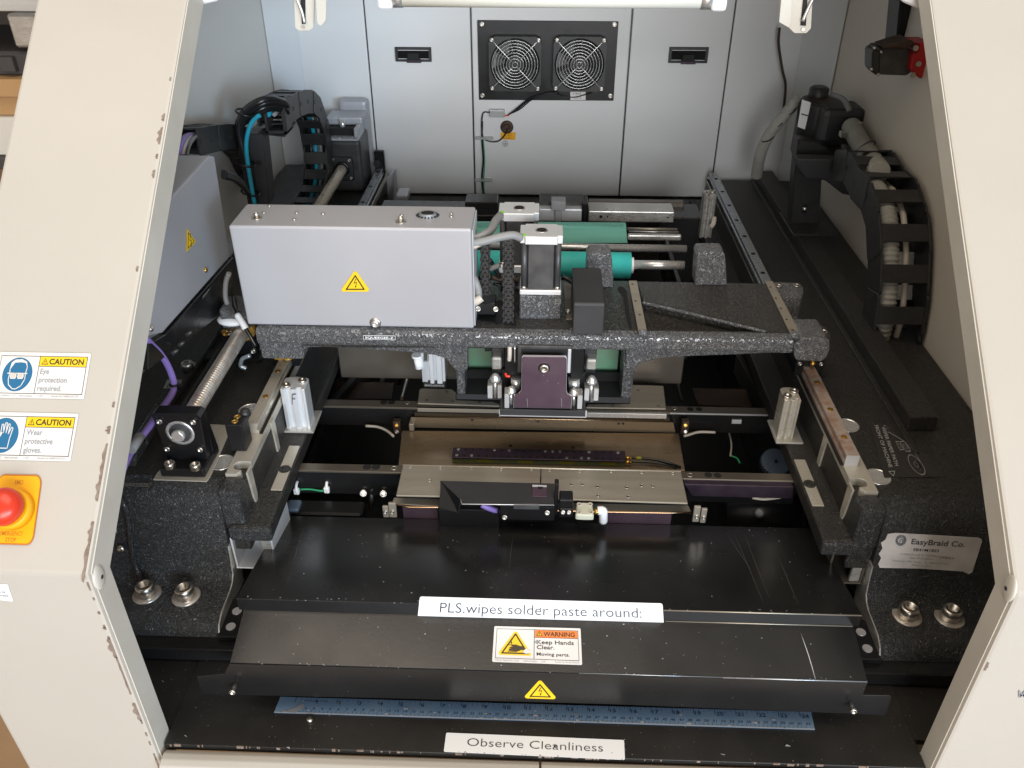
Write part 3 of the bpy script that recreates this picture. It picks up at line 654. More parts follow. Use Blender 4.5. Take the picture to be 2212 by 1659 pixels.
for gx in (sx+hw-.006, sx-hw+.001):
    b = MB(); b.prism([(gx,yq+.017,1.112),(gx,.892,1.112),(gx,yq+.022,1.182),(gx,yq+.017,1.182)], (.005,0,0), .0008); finish(b, 'gusset', 'anod', t)
b = MB(); b.lathe((sx, yq-.0002, sz), (0,-1,0), [(0,.0185),(.0012,.0185),(.0012,.0145),(-.003,.0140)], 32); r_ = finish(b, 'bearing_ring', 'steel', t)
finish(MB().cyl((sx, yq-.0005, sz), (sx, yq-.0025, sz), .0138, 24), 'bearing_recess', 'motor', t)
finish(MB().lathe((sx, yq-.0026, sz), (0,-1,0), [(0,.0085),(.007,.0085),(.008,.007)], 20), 'shaft_end', 'steel', t)
for dx in (-.0225, .021):
    for dz in (.018, -.026): finish(MB().screw((sx+dx, yq-.0002, sz+dz), (0,-1,0), .0040, .003), 'cap_screw', 'zinc', t)
for q in ((366,1000),(421,1003)):
    p = at(*q, z=1.121); finish(MB().screw((p.x, p.y, 1.1141), (0,0,1), .0068, .008), 'foot_screw', 'zinc', t)
# milled pocket around it
P = [at(*q, z=ZC) for q in ((331,1037),(340,1022),(452,917),(503,920),(490,948),(456,1028),(447,1041))]
b = MB(); b.prism([V((p.x, p.y, ZC-.0005)) for p in P], (0,0,.0016), .0003); o = finish(b, 'milled_pocket', 'seat', RL)
# left casting extras: small clips, printed strip, nut housing screws
d = Decal(*px4((266,1043),(329,1045),(324,1053),(266,1051), z=ZC+.0004), 60, 8); d.line([(1,1),(59,1),(59,7),(1,7)], .6, 1, closed=True); d.text('SQUEEGEE Y-AXIS MTR', 3, 2.4, 3.4, 1, width=52)
finish(d.mb, 'printed_strip', ['hammer_dark','decalline'], RL)
for q0, q1 in (((402,800),(428,812)), ((366,838),(398,856))):
    P = [at(q0[0], q0[1], z=ZC), at(q1[0], q0[1], z=ZC), at(q1[0]-6, q1[1], z=ZC), at(q0[0]-8, q1[1], z=ZC)]
    finish(MB().prism([V((p.x,p.y,1.1138)) for p in P], (0,0,.0012)), 'milled_patch', 'tan', RL)
p = at(405, 790, z=1.12); finish(MB().screw((p.x,p.y,1.114), (0,0,1), .009, .012), 'cap_screw', 'zinc', RL)
# ================================================================ rear motor housing
mx, mz = sx, sz
mh = thing('screw_motor_housing', 'grey cast housing with flange at the rear end of the ball screw', 'motor housing', (mx, 1.9, 1.10))
b = MB(); b.box(mx-.045, mx+.047, 1.885, 1.985, 1.101, 1.222, .010, 3); finish(b, 'housing', 'motor', mh)
b = MB(); b.box(mx-.026, mx+.026, 1.8795, 1.885, mz-.028, mz+.028, .004, 3); finish(b, 'flange', 'dustblack', mh)
finish(MB().lathe((mx, 1.8794, mz), (0,-1,0), [(0,.0175),(.002,.0165),(.002,.0125)], 20), 'seal', 'anod', mh)
for dx in (-.019,.019):
    for dz in (-.021,.021): finish(MB().screw((mx+dx, 1.8794, mz+dz), (0,-1,0), .0035, .0025), 'cap_screw', 'zinc', mh)
b = MB(); b.box(mx-.040, mx+.045, 1.875, 1.955, 1.2225, 1.228, .002); b.box(mx-.040, mx-.030, 1.882, 1.955, 1.228, 1.25, .002); b.box(mx+.035, mx+.045, 1.882, 1.955, 1.228, 1.25, .002); b.box(mx-.036, mx+.047, 1.925, 1.99, 1.245, 1.262, .004, 2)
finish(b, 'top_guard', 'boxgrey', mh); finish(MB().box(mx-.029, mx+.034, 1.90, 1.95, 1.2285, 1.2445), 'guard_opening', 'hole', mh)
finish(MB().cyl((mx+.004, 1.915, 1.232), (mx+.004, 1.915, 1.262), .006, 14), 'guide_pin', 'steel', mh)
for dx in (-.028,.002,.03): finish(MB().screw((mx+dx, 1.884, 1.228), (0,0,1), .0032, .002), 'cap_screw', 'zinc', mh)
b = MB(); b.box(mx-.02, mx+.05, 1.99, 2.02, 1.12, 1.285, .012, 3); finish(b, 'motor_body', 'boxgrey', mh)
# small rear bracket on the inner side
t = solo(MB().prism([(-.372,1.97,1.105),(-.372,1.97,1.06),(-.352,1.90,1.03),(-.352,1.985,1.06),(-.352,1.985,1.125)], (.003,.0,0), .0005), 'side_bracket', 'boxgrey', 'bent grey plate beside the rear end of the left rail', 'bracket', (-.36,1.97,1.05))
# ---- extruded aluminium cylinders on the ledges
def cyl_block(x0, x1, y, h0, h1, label, extra=None, m='alu2'):
    t = thing('air_cylinder', label, 'air cylinder', ((x0+x1)/2, y, h0), 'aluminium air cylinders')
    w = x1-x0; P = []
    n = 10
    for k in range(n+1):
        a = math.pi*k/n; P.append(((x0+w*.5)+w*.5*math.cos(a)*.98, y+.028+ .006*math.sin(a)))
    P += [(x0, y), (x0+w*.18, y-.002), (x0+w*.24, y+.004), (x0+w*.38, y+.004), (x0+w*.44, y-.002), (x0+w*.62, y-.002), (x0+w*.68, y+.004), (x0+w*.84, y+.004), (x0+w*.90, y-.001), (x1, y)]
    finish(MB().prism([(x, yy, h0) for x, yy in P], (0, 0, h1-h0), .0007), 'cylinder_body', m, t)
    for dx, dy in ((.22,.008),(.78,.022)): finish(MB().lathe((x0+w*dx, y+dy, h1), (0,0,1), [(0,.0062),(.003,.0062),(.003,.0035),(.001,.003)], 16), 'port_screw', 'zinc', t)
    return t
t = cyl_block(-.3735, -.3375, 1.012, 1.050, 1.124, 'bright aluminium air cylinder marked F at the left ledge')
p = at(627, 868, y=.982)
d = Decal(*px4((624,845),(645,845),(645,880),(624,880), y=1.0085), 20, 30, slab=False); d.line([(7,6),(7,24),(15,25)], 1.4, 0); d.line([(7,16),(13,16)], 1.4, 0); finish(d.mb, 'pen_mark', 'ink', t)
finish(MB().box(-.376, -.331, 1.003, 1.06, 1.0502, 1.0535, .001), 'mount_plate', 'alu', t)
t = cyl_block(.3575, .3815, 1.012, 1.050, 1.122, 'aluminium air cylinder beside the rusted right rail', m='seat')
finish(MB().box(.3545, .395, 1.001, 1.06, 1.0502, 1.0535, .001), 'mount_plate', 'alu', t)
t = cyl_block(at(1512,500,y=1.62).x, at(1538,500,y=1.62).x, 1.62, 1.11, 1.20, 'small aluminium air cylinder near the rear of the right rail', m='alu')
finish(MB().tube([at(1543,470,y=1.62), at(1541,482,y=1.61), at(1536,490,y=1.61)], .005, 8), 'white_fitting', 'whitecable', t)
# right casting decals
d = Decal(*px4((1878,915),(1946,914),(2035,1030),(1910,1032), z=ZC+.0006), 100, 66, .0003, r=3)
# printed path diagram, drawn along the plate
def arc(d, cx, cy, r, a0, a1, w, mi, n=22):
    P = [(cx+r*math.cos(math.radians(a0+(a1-a0)*k/n)), cy+r*math.sin(math.radians(a0+(a1-a0)*k/n))) for k in range(n+1)]; d.line(P, w, mi)
s1 = (45, 56); s2 = (68, 14)
arc(d, s1[0], s1[1], 3, 0, 360, .7, 1); arc(d, s1[0], s1[1], 7, 20, 120, 1.1, 1); arc(d, s1[0], s1[1], 7, 200, 300, 1.1, 1); arc(d, s1[0], s1[1], 9.5, 150, 210, .7, 1)
arc(d, s2[0], s2[1], 11.5, 0, 360, .7, 1); arc(d, s2[0], s2[1], 3.2, 0, 360, .7, 1); arc(d, s2[0], s2[1], 6.5, -70, 50, 1.2, 1)
d.line([(48,54),(74,42),(80,26),(79.5,16)], .7, 1); d.line([(52,42),(60,42),(60,32),(52,32)], .7, 1, closed=True); arc(d, 56, 37, 2.2, 0, 360, .6, 1); d.line([(63,42),(74,42),(74,30),(63,30)], .7, 1, closed=True); arc(d, 69, 36, 3, 0, 360, .6, 1)
finish(d.mb, 'path_diagram', ['cleardecal','decalline'], RR)
# diagram lettering runs front to back beside it: its own strip rotated with the text
P0 = at(1910,1031,z=ZC+.0011); 
c = px4((1910,921),(1896,923),(1928,1012),(1944,1010), z=ZC+.0009)
d = Decal(at(1913,921,z=ZC+.0009), at(1945,1010,z=ZC+.0009), at(1933,1011,z=ZC+.0009), at(1901,922,z=ZC+.0009), 100, 13, slab=False); d.text('WIPER PAPER PATH', 2, 2, 9, 0, width=94)
finish(d.mb, 'diagram_text', ['decalline'], RR)
d = Decal(at(1898,917,z=ZC+.0009), at(1932,1014,z=ZC+.0009), at(1920,1015,z=ZC+.0009), at(1886,918,z=ZC+.0009), 100, 13, slab=False); d.text('FRONT OF MACHINE', 2, 2, 9, 0, width=94)
d.line([(104,-2),(104,12),(114,5)], 1, 0, closed=True); finish(d.mb, 'diagram_text', ['decalline'], RR)
# big company sticker on the right casting front face
_n = V((0, -.076, .007)).normalized(); plS = (V((0, .790+.002-.0016, 1.0)), _n); plS2 = (plS[0]+_n*.0005, _n)
pl4 = [at(1905,1151,pl=plS), at(2121,1160,pl=plS), at(2092,1241,pl=plS), at(1897,1230,pl=plS)]
def rs(q, z): return q
P = [at(*q, pl=plS) for q in ((1918,1153),(1935,1151),(2112,1161),(2120,1164),(2121,1170),(2100,1236),(2092,1240),(2080,1234),(1990,1228),(1900,1226),(1897,1218),(1903,1205),(1898,1196),(1906,1185),(1903,1172),(1912,1166))]
b = MB(); b.prism(P, _n*.0004)
d = Decal(at(1905,1151,pl=plS2), at(2121,1163,pl=plS2), at(2094,1239,pl=plS2), at(1896,1226,pl=plS2), 110, 40, .0001, mb=b, slab=False)
arc(d, 22, 33, 4.6, 0, 360, 3.0, 1); arc(d, 22.6, 32.5, 1.6, -40, 230, 1.0, 1); d.text('EasyBraid Co.', 34, 29.5, 6.2, 2, width=60, thin=.012)
d.text('EB41M1855', 38, 22, 3.2, 2, width=29, thin=.01); d.text('12 MIRE PLACE AT 3OP Road', 24, 16.5, 2.1, 1, width=44); d.text('(WEst) a', 70, 15.5, 2.6, 2, width=16); d.text('East Providence', 36, 13, 2, 1, width=26)
d.text('Plymouth, MN 55441   Ph: 800-555-0102', 16, 8.5, 2.1, 1, width=66); d.text('Made in USA', 40, 5, 1.8, 1, width=22)
solo(b, 'company_sticker', ['silverlabel','logo','ink'], 'silver white company sticker with torn left edge on the right casting front', 'sticker', P[0])
# ================================================================ squeegee gantry
ZG = 1.213; YG = 1.027
gt = thing('squeegee_gantry', 'broad hammertone cast gantry bridging both guide rails across the machine', 'gantry', (0, 1.1, 1.12))
gf = [at(*q, z=ZG) for q in ((556,706),(740,713),(1395,717),(1710,722))]
gb = [at(*q, z=ZG) for q in ((1660,612),(1370,606),(1330,606),(1020,603),(540,600))]
X0, X1 = gf[0].x, gf[-1].x
Pp = [V((p.x, p.y, 1.184)) for p in gf+gb]
finish(MB().prism(Pp, (0,0,ZG-.015-1.184), .001), 'bridge_plate', 'hammer_top', gt)
# raised zones of the plate leave the triangular pocket right of the pale strip
def zone(pts, z0=ZG-.0155, z1=ZG, b=.0025, m='hammer_top', nm='raised_web'):
    P = [at(*q, z=z1) for q in pts]; return finish(MB().prism([V((p.x, p.y, z0)) for p in P], (0,0,z1-z0), b, 2), nm, m, gt)
zone(((1376,607),(1655,612),(1706,719),(1660,716),(1560,690),(1470,668),(1390,650)))
zone(((1015,603),(1357,606),(1378,713),(1379,716),(1015,713)))
zone(((556,600),(1014,603),(1014,713),(556,707)))
zone(((1379,713),(1398,712),(1706,717),(1708,722),(1379,718)), b=.0015)
rg = [at(*q, z=ZG) for q in ((1389,652),(1400,655),(1470,671),(1560,693),(1655,716))]
finish(MB().tube([p+V((0,-.001,-.0005)) for p in rg], .0026, 8, 3), 'pocket_lit_edge', 'hammer', gt)  # lighter tube added as a highlight along the pocket edge
fr = MB(); n = 70
# front beam face, a rounded bullnose running the whole width
prof = [(YG+.016, ZG+.0008), (YG+.006, ZG+.0002), (YG+.0015, ZG-.002), (YG, ZG-.006), (YG, ZG-.018), (YG+.002, ZG-.0225), (YG+.007, ZG-.0245), (YG+.016, ZG-.0255)]
fr.loft([[V((X0+(X1-X0)*k/n, y, z)) for y, z in prof] + [V((X0+(X1-X0)*k/n, YG+.02, ZG-.012))] for k in (0, n)], smooth=False)
finish(fr, 'front_beam', 'hammer', gt)
# arched lower web below the beam
for nm, pts in (('arched_web', ((560,735),(560,756),(590,765),(648,772),(663,751),(700,750),(796,755),(907,763),(940,768),(963,776),(975,790),(984,800),(1010,800),(1010,735))),
                ('arched_web', ((1352,735),(1352,800),(1372,796),(1387,784),(1424,774),(1488,770),(1600,766),(1711,760),(1722,775),(1788,770),(1788,735)))):
    P = [at(*q, y=YG+.008) for q in pts]; finish(MB().prism(P, (0,.022,0), .0025, 2), nm, 'hammer', gt)
# feet over the rails
b = MB(); b.prism([at(*q, y=YG-.004) for q in ((1727,737),(1735,731),(1786,731),(1793,738),(1793,758),(1784,776),(1776,782),(1720,780),(1716,770),(1716,745))], (0,.058,0), .004, 3); finish(b, 'foot', 'hammer', gt)
b = MB(); a_ = at(1740,700,z=ZG+.001); b.prism([V((p.x, p.y, ZG-.03)) for p in [at(*q, z=ZG+.001) for q in ((1722,701),(1770,701),(1783,704),(1795,722),(1793,732),(1730,732))]], (0,0,.0305), .003, 2); finish(b, 'foot_pad', 'hammer_top', gt)
for q in ((1734,715),(1779,716)): p = at(*q, z=ZG+.0005); finish(MB().lathe(p, (0,0,1), [(0,.0062),(.0008,.006),(.0008,.0035),(-.001,.003)], 16), 'pad_screw', 'zinc', gt)
b = MB(); b.prism([V((p.x, p.y, ZG-.05)) for p in [at(*q, z=ZG-.001) for q in ((1660,606),(1728,608),(1736,616),(1737,628),(1732,640),(1690,640))]], (0,0,.048), .005, 3); finish(b, 'rear_foot', 'hammer', gt)
for q in ((1682,617),(1721,616)): p = at(*q, z=ZG-.001); finish(MB().lathe(p, (0,0,1), [(0,.0062),(.0008,.006),(.0008,.0035),(-.001,.003)], 16), 'pad_screw', 'zinc', gt)
b = MB(); q0 = at(475,662,y=1.12); q1 = at(532,705,y=1.12); b.box(q0.x, q1.x+.01, 1.11, 1.16, q1.z, q0.z, .006, 3); finish(b, 'rear_foot', 'hammer', gt)
b = MB(); bpx(b, 560, 714, 652, 776, YG+.004, .05, .004, 3); finish(b, 'foot', 'hammer', gt)
# carriages riding on the rails
for i, (x, nm) in enumerate(((xl0+.00775, 'clogged carriage with yellow grease at the left rail'), (xr1-.0085, 'small black carriage on the rusted right rail'))):
    b = MB(); b.box(x-.021, x+.021, 1.100, 1.165, 1.126, 1.165, .002, 2); b.box(x-.021, x-.0095, 1.100, 1.165, 1.108, 1.128, .001); b.box(x+.0095, x+.021, 1.100, 1.165, 1.108, 1.128, .001)
    c = finish(b, 'carriage', 'anod', gt)
    for dx in (-.016,.016): finish(MB().screw((x+dx, 1.0998, 1.130), (0,-1,0), .0032, .0018), 'cap_screw', 'zinc', c)
    finish(MB().ball((x+.002, 1.096, 1.133), .0042), 'grease_nipple', 'brass', c)
b = MB()
for k in range(9): b.ball((xl0+.004+random.uniform(-.010,.012), 1.093+random.uniform(-.006,.006), 1.128+random.uniform(-.003,.008)), random.uniform(.003,.006), (1.2,1,.7), 8)
finish(b, 'grease_lump', 'grease', gt)['kind'] = 'stuff'
# pale strips
for pts, hs in ((((1357.6,606.8),(1376,606.8),(1397.6,715.4),(1379,716.9)), ((1366,614),(1373,650),(1382,680),(1389,712))), (((1653,608),(1669.7,608),(1726.4,716.4),(1706.4,719)), ((1664,620),(1676,644),(1687,666),(1699,690),(1712,713)))):
    P = [at(*q, z=ZG+.003) for q in pts]; o = finish(MB().prism([V((p.x, p.y, ZG+.0002)) for p in P], (0,0,.0035), .001, 2), 'machined_strip', 'tan', gt)
    for q in hs: p = at(*q, z=ZG+.0037); finish(MB().cyl(p, p+V((0,0,.0003)), .0017, 10), 'strip_hole', 'hole', o)
for q in ((1389,722),(1717,725)):
    p = at(*q, y=YG-.002); finish(MB().ball((p.x, p.y+.003, p.z), 1, (.007,.005,.006), 10), 'cast_lug', 'hammer', gt)
# slot groove and uprights with blocks
P = [at(*q, z=ZG+.0004) for q in ((1336,620),(1345,620),(1352,626),(1364,700),(1366,709),(1360,709),(1354,690),(1346,640),(1334,626))]
finish(MB().prism(P, (0,0,.0004)), 'groove', 'hole', gt)
for (l, r, t0, b0) in ((1268,1322,548,622), (1505,1567,544,617)):
    b = MB(); Yb = at((l+r)/2, b0, z=ZG).y; A = [at(*q, y=Yb) for q in ((l,t0+8),(l+5,t0),(r-5,t0),(r,t0+8),(r+4,b0),(l-4,b0))]
    b.prism(A, (0,.035,0), .0035, 3); finish(b, 'upright_lug', 'hammer', gt)
p = at(1502,600,y=1.2); 
# nameplate SQUEEGEE-Z
d = Decal(*px4((785,724),(854,725),(854,734),(785,733), y=YG-.0022), 90, 13, .0004); d.rect(1,1,89,12,1,.5); d.rect(2.4,2.4,87.6,10.6,2,1); d.text('SQUEEGEE-Z', 5, 3.2, 6.8, 0, 2, width=80, thin=.02)
solo(d.mb, 'nameplate', ['white','ink2','ink2'], 'small black nameplate reading SQUEEGEE-Z on the front edge of the gantry', 'nameplate', d.c[0])
d = Decal(*px4((1232,709),(1299,711),(1299,717),(1232,715), z=ZG+.0006), 90, 8, .0002); d.line([(1,1),(89,1),(89,7),(1,7)], .7, 1, closed=True); d.text('LOAD IS SPRING PRESSURE', 4, 2.5, 3.4, 1, width=82)
finish(d.mb, 'printed_strip', ['hammer_top','decalline'], gt)
# ---- grey cover box
YB = 1.040
A = px4((493,487),(1018,495),(1018,717),(531,708), y=YB)
bx = thing('electrical_cover', 'large silver grey sheet metal cover box on the left half of the gantry', 'cover box', (-.25, 1.08, ZG))
zt_ = (A[0].z+A[1].z)/2; zb_ = ZG+.0015; yb = at(775,443,z=zt_).y
xL = A[0].x; xR = A[1].x
b = MB(); b.box(xL, xR, YB, yb, zb_, zt_, .0035, 3); finish(b, 'cover_shell', 'boxgrey', bx)
b = MB(); b.box(xR+.0003, xR+.0018, YB+.004, yb-.002, zb_+.002, zt_-.004, .0005); finish(b, 'end_flange', 'alu2', bx)
for q, r in (((555,471),.0075),((866,479),.0075)):
    p = at(*q, z=zt_); w = finish(MB().cyl(p, p+V((0,0,.0012)), r, 20), 'washer', 'zinc', bx); finish(MB().screw(p+V((0,0,.0012)), (0,0,1), .0038, .006), 'cap_screw', 'zinc', w)
for q in ((570,461),(582,446),(641,461),(698,463),(868,466),(636,475),(975,469),(975,463)):
    p = at(*q, z=zt_); finish(MB().lathe(p, (0,0,1), [(0,.0028),(.0016,.0026),(.0022,.0012)], 12), 'rivet', 'zinc', bx)
p = at(924,466,z=zt_); st_ = MB()
st_.loft([[V((p.x+ (.010+.0)*math.cos(a)*1.25, p.y+.0095*math.sin(a), zt_+h)) for a in [2*math.pi*k/20 for k in range(20)]] for h in (0,.004)], cap=False)
st_.loft([[V((p.x+.0105*math.cos(a)*1.05, p.y+.0078*math.sin(a), zt_+h)) for a in [2*math.pi*k/20 for k in range(20)]] for h in (.004,.0002)], cap=True)
gro = finish(st_, 'grommet', 'railblue', bx)
finish(MB().loft([[V((p.x+.009*math.cos(a), p.y+.0065*math.sin(a), zt_+h)) for a in [2*math.pi*k/20 for k in range(20)]] for h in (.001,.0045)]), 'grommet_hole', 'hole', gro)
b = MB()
for k in range(18):
    a = 2*math.pi*k/18; c, s_ = math.cos(a), math.sin(a); b.prism([p+V((c*.0128-s_*.0012, s_*.0095+c*.0012, .0004)), p+V((c*.0165, s_*.013, .0004)), p+V((c*.0128+s_*.0012, s_*.0095-c*.0012, .0004))], (0,0,.0012))
finish(b, 'grommet_teeth', 'ink2', gro)
p = at(811,697,y=YB); w = finish(MB().lathe(p, (0,-1,0), [(0,.0082),(.0014,.0080),(.0024,.0060)], 24), 'washer', 'zinc', bx); finish(MB().screw(p-V((0,.0024,0)), (0,-1,0), .0048, .004), 'cap_screw', 'steel', w)
finish(MB().prism([at(*q, y=YB-.0003) for q in ((797,713),(803,706),(820,706),(826,713))], (0,.0002,0)), 'screw_notch', 'hole', bx)
def tri_sticker(TL, TR, BR, BL, base, label, Wd=60, Hd=46, parent=None):
    """yellow rounded triangle with a black outline and a lightning bolt"""
    d = Decal(TL, TR, BR, BL, Wd, Hd, .0003, slab=False); r = 4.5; A_ = [(r,r),(Wd-r,r),(Wd/2,Hd-r)]; out = []
    for i in range(3):
        a0 = (270, 30, 150)[i] if 0 else (-150+120*i-30)
        cx, cy = A_[i]
        st0 = (-180-30+0, -90, 30)[i]; 
        for k in range(7):
            a = math.radians(st0+120*k/6); out.append((cx+r*math.cos(a), cy+r*math.sin(a)))
    d.mb.mi = 0; d.mb.prism([d.p(u, v, 0) for u, v in out], d.n*.0003)
    i = 5.6; I = [(i*1.9, i), (Wd-i*1.9, i), (Wd/2, Hd-i*1.75)]
    d.line(I, 2.9, 1, 1, closed=True)
    cx = Wd/2; B = [(cx+2.0, Hd*.62), (cx-3.6, Hd*.39), (cx-.2, Hd*.43), (cx+.1, Hd*.30), (cx+1.6,Hd*.30), (cx+3.4,Hd*.50),(cx-.6,Hd*.46),(cx+3.6,Hd*.62)]
    d.poly([(cx+.6,Hd*.64),(cx-3.6,Hd*.40),(cx-.4,Hd*.42),(cx+.4,Hd*.455),(cx-1.6,Hd*.44),(cx+2.6,Hd*.64)], 1, 2)
    d.line([(cx-1.6,Hd*.43),(cx+3.0,Hd*.47),(cx+.9,Hd*.24)], 1.3, 1, 2); d.poly([(cx-1.0,Hd*.29),(cx+.6,Hd*.18),(cx+2.8,Hd*.29)], 1, 2)
    d.text('HV', Wd*.14, 2.1, 1.6, 1); 
    if parent: return finish(d.mb, 'warning_sticker', ['yellow','brownink'], parent)
    return solo(d.mb, 'warning_sticker', ['yellow','brownink'], label, 'sticker', d.c[0], 'triangular voltage stickers')
tri_sticker(*px4((738,586),(797,586),(797,630),(738,630), y=YB-.0008), None, 'yellow high voltage triangle sticker on the large silver cover box')
# ---- stepper motors on cast pedestals
def stepper(TLx, TLy, W_, Hc, Ht, base_y, Y, label, ped=True, lime=None):
    t = thing('stepper_motor', label, 'motor', at(TLx+W_/2, base_y, y=Y), 'stepper motors on the gantry')
    x0 = at(TLx, TLy+40, y=Y).x; x1 = at(TLx+W_, TLy+40, y=Y).x; w = x1-x0
    z1 = at(TLx+W_/2, TLy, y=Y).z; z2 = at(TLx+W_/2, TLy+Hc, y=Y).z; z3 = at(TLx+W_/2, TLy+Hc+Ht, y=Y).z; zb = at(TLx+W_/2, base_y, y=Y).z
    def chamf(y0, y1, xa, xb, z0, zz, m, nm, c=.007):
        P = [(xa+c,y0),(xb-c,y0),(xb-c,y0+c*.6),(xb,y0+c*.6),(xb,y1-c*.6),(xb-c,y1-c*.6),(xb-c,y1),(xa+c,y1),(xa+c,y1-c*.6),(xa,y1-c*.6),(xa,y0+c*.6),(xa+c,y0+c*.6)]
        return finish(MB().prism([(x, y, z0) for x, y in P], (0,0,zz-z0), .0007, 1), nm, m, t)
    dp = w*.80
    chamf(Y, Y+dp, x0, x1, z2, z1, 'alu2', 'end_bell'); chamf(Y+.002, Y+dp-.002, x0+.0015, x1-.0015, z3, z2, 'motor', 'stator', .010)
    for xx in (x0+.006, x1-.006): finish(MB().cyl((xx, Y+.006, z3), (xx, Y+.006, z2), .0046, 14), 'corner_rod', 'motor', t)
    finish(MB().box(x0, x1, Y-.001, Y+dp, zb, z3, .001), 'mount_flange', 'alu2', t)
    for xx in (x0+.0058, x1-.0058): finish(MB().screw((xx, Y+.005, z3), (0,0,1), .0042, .0045), 'cap_screw', 'zinc', t)
    c = V(((x0+x1)/2, Y+dp*.5, z1)); finish(MB().lathe(c, (0,0,1), [(0,.0088),(.0006,.0086),(.0006,.0070)], 28), 'bore_ring', 'zinc', t)
    finish(MB().cyl(c+V((0,0,.0007)), c+V((0,0,.0009)), .0068, 24), 'bore', 'hole', t)
    if lime: finish(MB().cyl((x0+.005, Y+.006, z1), (x0+.005, Y+.006, z1+.0006), .0035, 12), 'paint_dot', 'lime', t)
    return x0, x1, z1, zb, t
M['lime'] = mat('lime paint dot', (.25,.75,.03), .4)
x0, x1, z1, zb, m1 = stepper(1123, 512, 92, 17, 98, 637, 1.075, 'front stepper motor with square aluminium end cap on the gantry', lime=1)
b = MB(); b.box(x0, x1, 1.0745, 1.12, ZG-.001, zb-.0003, .0035, 3); finish(b, 'motor_pedestal', 'hammer', gt)
d = Decal(*px4((1198,645),(1212,645),(1212,656),(1198,656), y=1.0742), 14, 11, .0002); d.line([(1,1),(13,1),(13,10),(1,10)], .7, 1, closed=True); d.text('M12', 2.5, 3.5, 4, 1, width=9); finish(d.mb, 'tag', ['ink2','decalline'], m1)
x0b, x1b, z1b, zbb, m2 = stepper(1077, 462, 87, 17, 95, 590, 1.165, 'rear stepper motor with square aluminium end cap half behind the front one', lime=1)
finish(MB().box(x0b, x1b, 1.1655, 1.20, ZG, zbb, .002), 'motor_pedestal', 'hammer', gt)
# motor cables
finish(MB().tube([at(1080,466,y=1.16), at(1070,478,y=1.13), at(1062,495,y=1.10), at(1045,508,y=1.08), at(1018,518,y=1.07)], .0058, 10), 'cable', 'greycable', m2)
finish(MB().tube([at(1050,505,y=1.085), at(1035,514,y=1.078), at(1020,520,y=1.07)], .0062, 10), 'cable_sleeve', 'whitecable', m2)
finish(MB().tube([at(1126,514,y=1.08), at(1108,508,y=1.075), at(1080,512,y=1.07), at(1050,520,y=1.065), at(1018,526,y=1.06)], .0058, 10), 'cable', 'greycable', m1)
finish(MB().tube([at(1040,521,y=1.066), at(1030,526,y=1.063), at(1014,532,y=1.06)], .0062, 10), 'cable_sleeve', 'whitecable', m1)
# ---- small black cover right of the motor
bb = thing('sensor_cover', 'narrow matt black sheet cover standing on the gantry right of the motor', 'cover', at(1272,705,z=ZG))
A = [at(1238,575,z=1.266), at(1297,579,z=1.266), at(1306,655,z=1.262), at(1240,656,z=1.262)]
F_ = [at(1243,704,y=A[3].y), at(1305,706,y=A[2].y)]
b = MB(); xA, xB = A[3].x, A[2].x; ya, yb2 = A[3].y, A[0].y
b.prism([(xA, ya, ZG+.001), (xA, ya, 1.260), (xA, ya+.002, 1.263), (xA, yb2, 1.264), (xA, yb2, ZG+.001)], (xB-xA, 0, 0), .0012, 2); finish(b, 'cover', 'dustblack', bb)
b = MB(); b.box(xB-.0004, xB+.0008, ya+.001, yb2, ZG+.004, 1.262); finish(b, 'side_lip', 'anod', bb)
finish(MB().tube([at(1216,598,y=1.17), at(1228,604,y=1.165), at(1242,614,y=1.155)], .004, 8), 'cable', 'rubber', bb)
b = MB(); P = [at(*q, z=ZG+.002) for q in ((1218,612),(1240,612),(1243,690),(1222,690))]; b.prism([V((p.x,p.y,ZG+.0003)) for p in P], (0,0,.0025), .0005); finish(b, 'mount_plate', 'tandk', bb)
p = at(1227,673,z=ZG+.003); finish(MB().screw(p, (0,0,1), .0042, .002), 'cap_screw', 'zinc', bb)
# ---- two small cable chains between cover box and motor
def small_chain(xc, y0, y1, Yt, Yb, hw, n, label):
    t = thing('cable_chain', label, 'cable chain', at(xc, y1, y=Yb), 'cable chains')
    for k in range(n):
        f0 = k/n; f1 = (k+1)/n; Y_ = Yt+(Yb-Yt)*f0; ya = y0+(y1-y0)*f0; yb_ = y0+(y1-y0)*f1
        p0 = at(xc-hw, ya+1, y=Y_); p1 = at(xc+hw, yb_-1, y=Y_); zz0, zz1 = p1.z, p0.z; w = p1.x-p0.x; h = zz1-zz0
        b = MB(); b.box(p0.x, p0.x+w*.16, Y_, Y_+.012, zz0, zz1, .0005); b.box(p1.x-w*.16, p1.x, Y_, Y_+.012, zz0, zz1, .0005)
        b.box(p0.x+w*.16, p1.x-w*.16, Y_-.001, Y_+.010, zz0+h*.05, zz0+h*.38, .0005); b.box(p0.x+w*.36, p1.x-w*.36, Y_-.0015, Y_+.010, zz0+h*.38, zz1-h*.05, .0005); b.box(p0.x-.0008, p0.x+.001, Y_-.001, Y_+.006, zz0+h*.3, zz1-h*.3); b.box(p1.x-.001, p1.x+.0008, Y_-.001, Y_+.006, zz0+h*.3, zz1-h*.3)
        o = finish(b, 'chain_link', 'plastic', t)
        finish(MB().box(p0.x+w*.14, p1.x-w*.14, Y_+.004, Y_+.006, zz0, zz1), 'link_web', 'motor', o)
small_chain(1048, 520, 640, 1.10, 1.06, 10, 7, 'short black cable chain left of its taller neighbour beside the silver cover')
small_chain(1098, 521, 706, 1.10, 1.055, 11.5, 11, 'taller black cable chain standing left of the front stepper motor')
ln = thing('cable_loop', 'grey and white cables looping out beside the silver cover box', 'cables', at(1030,640,y=1.08))
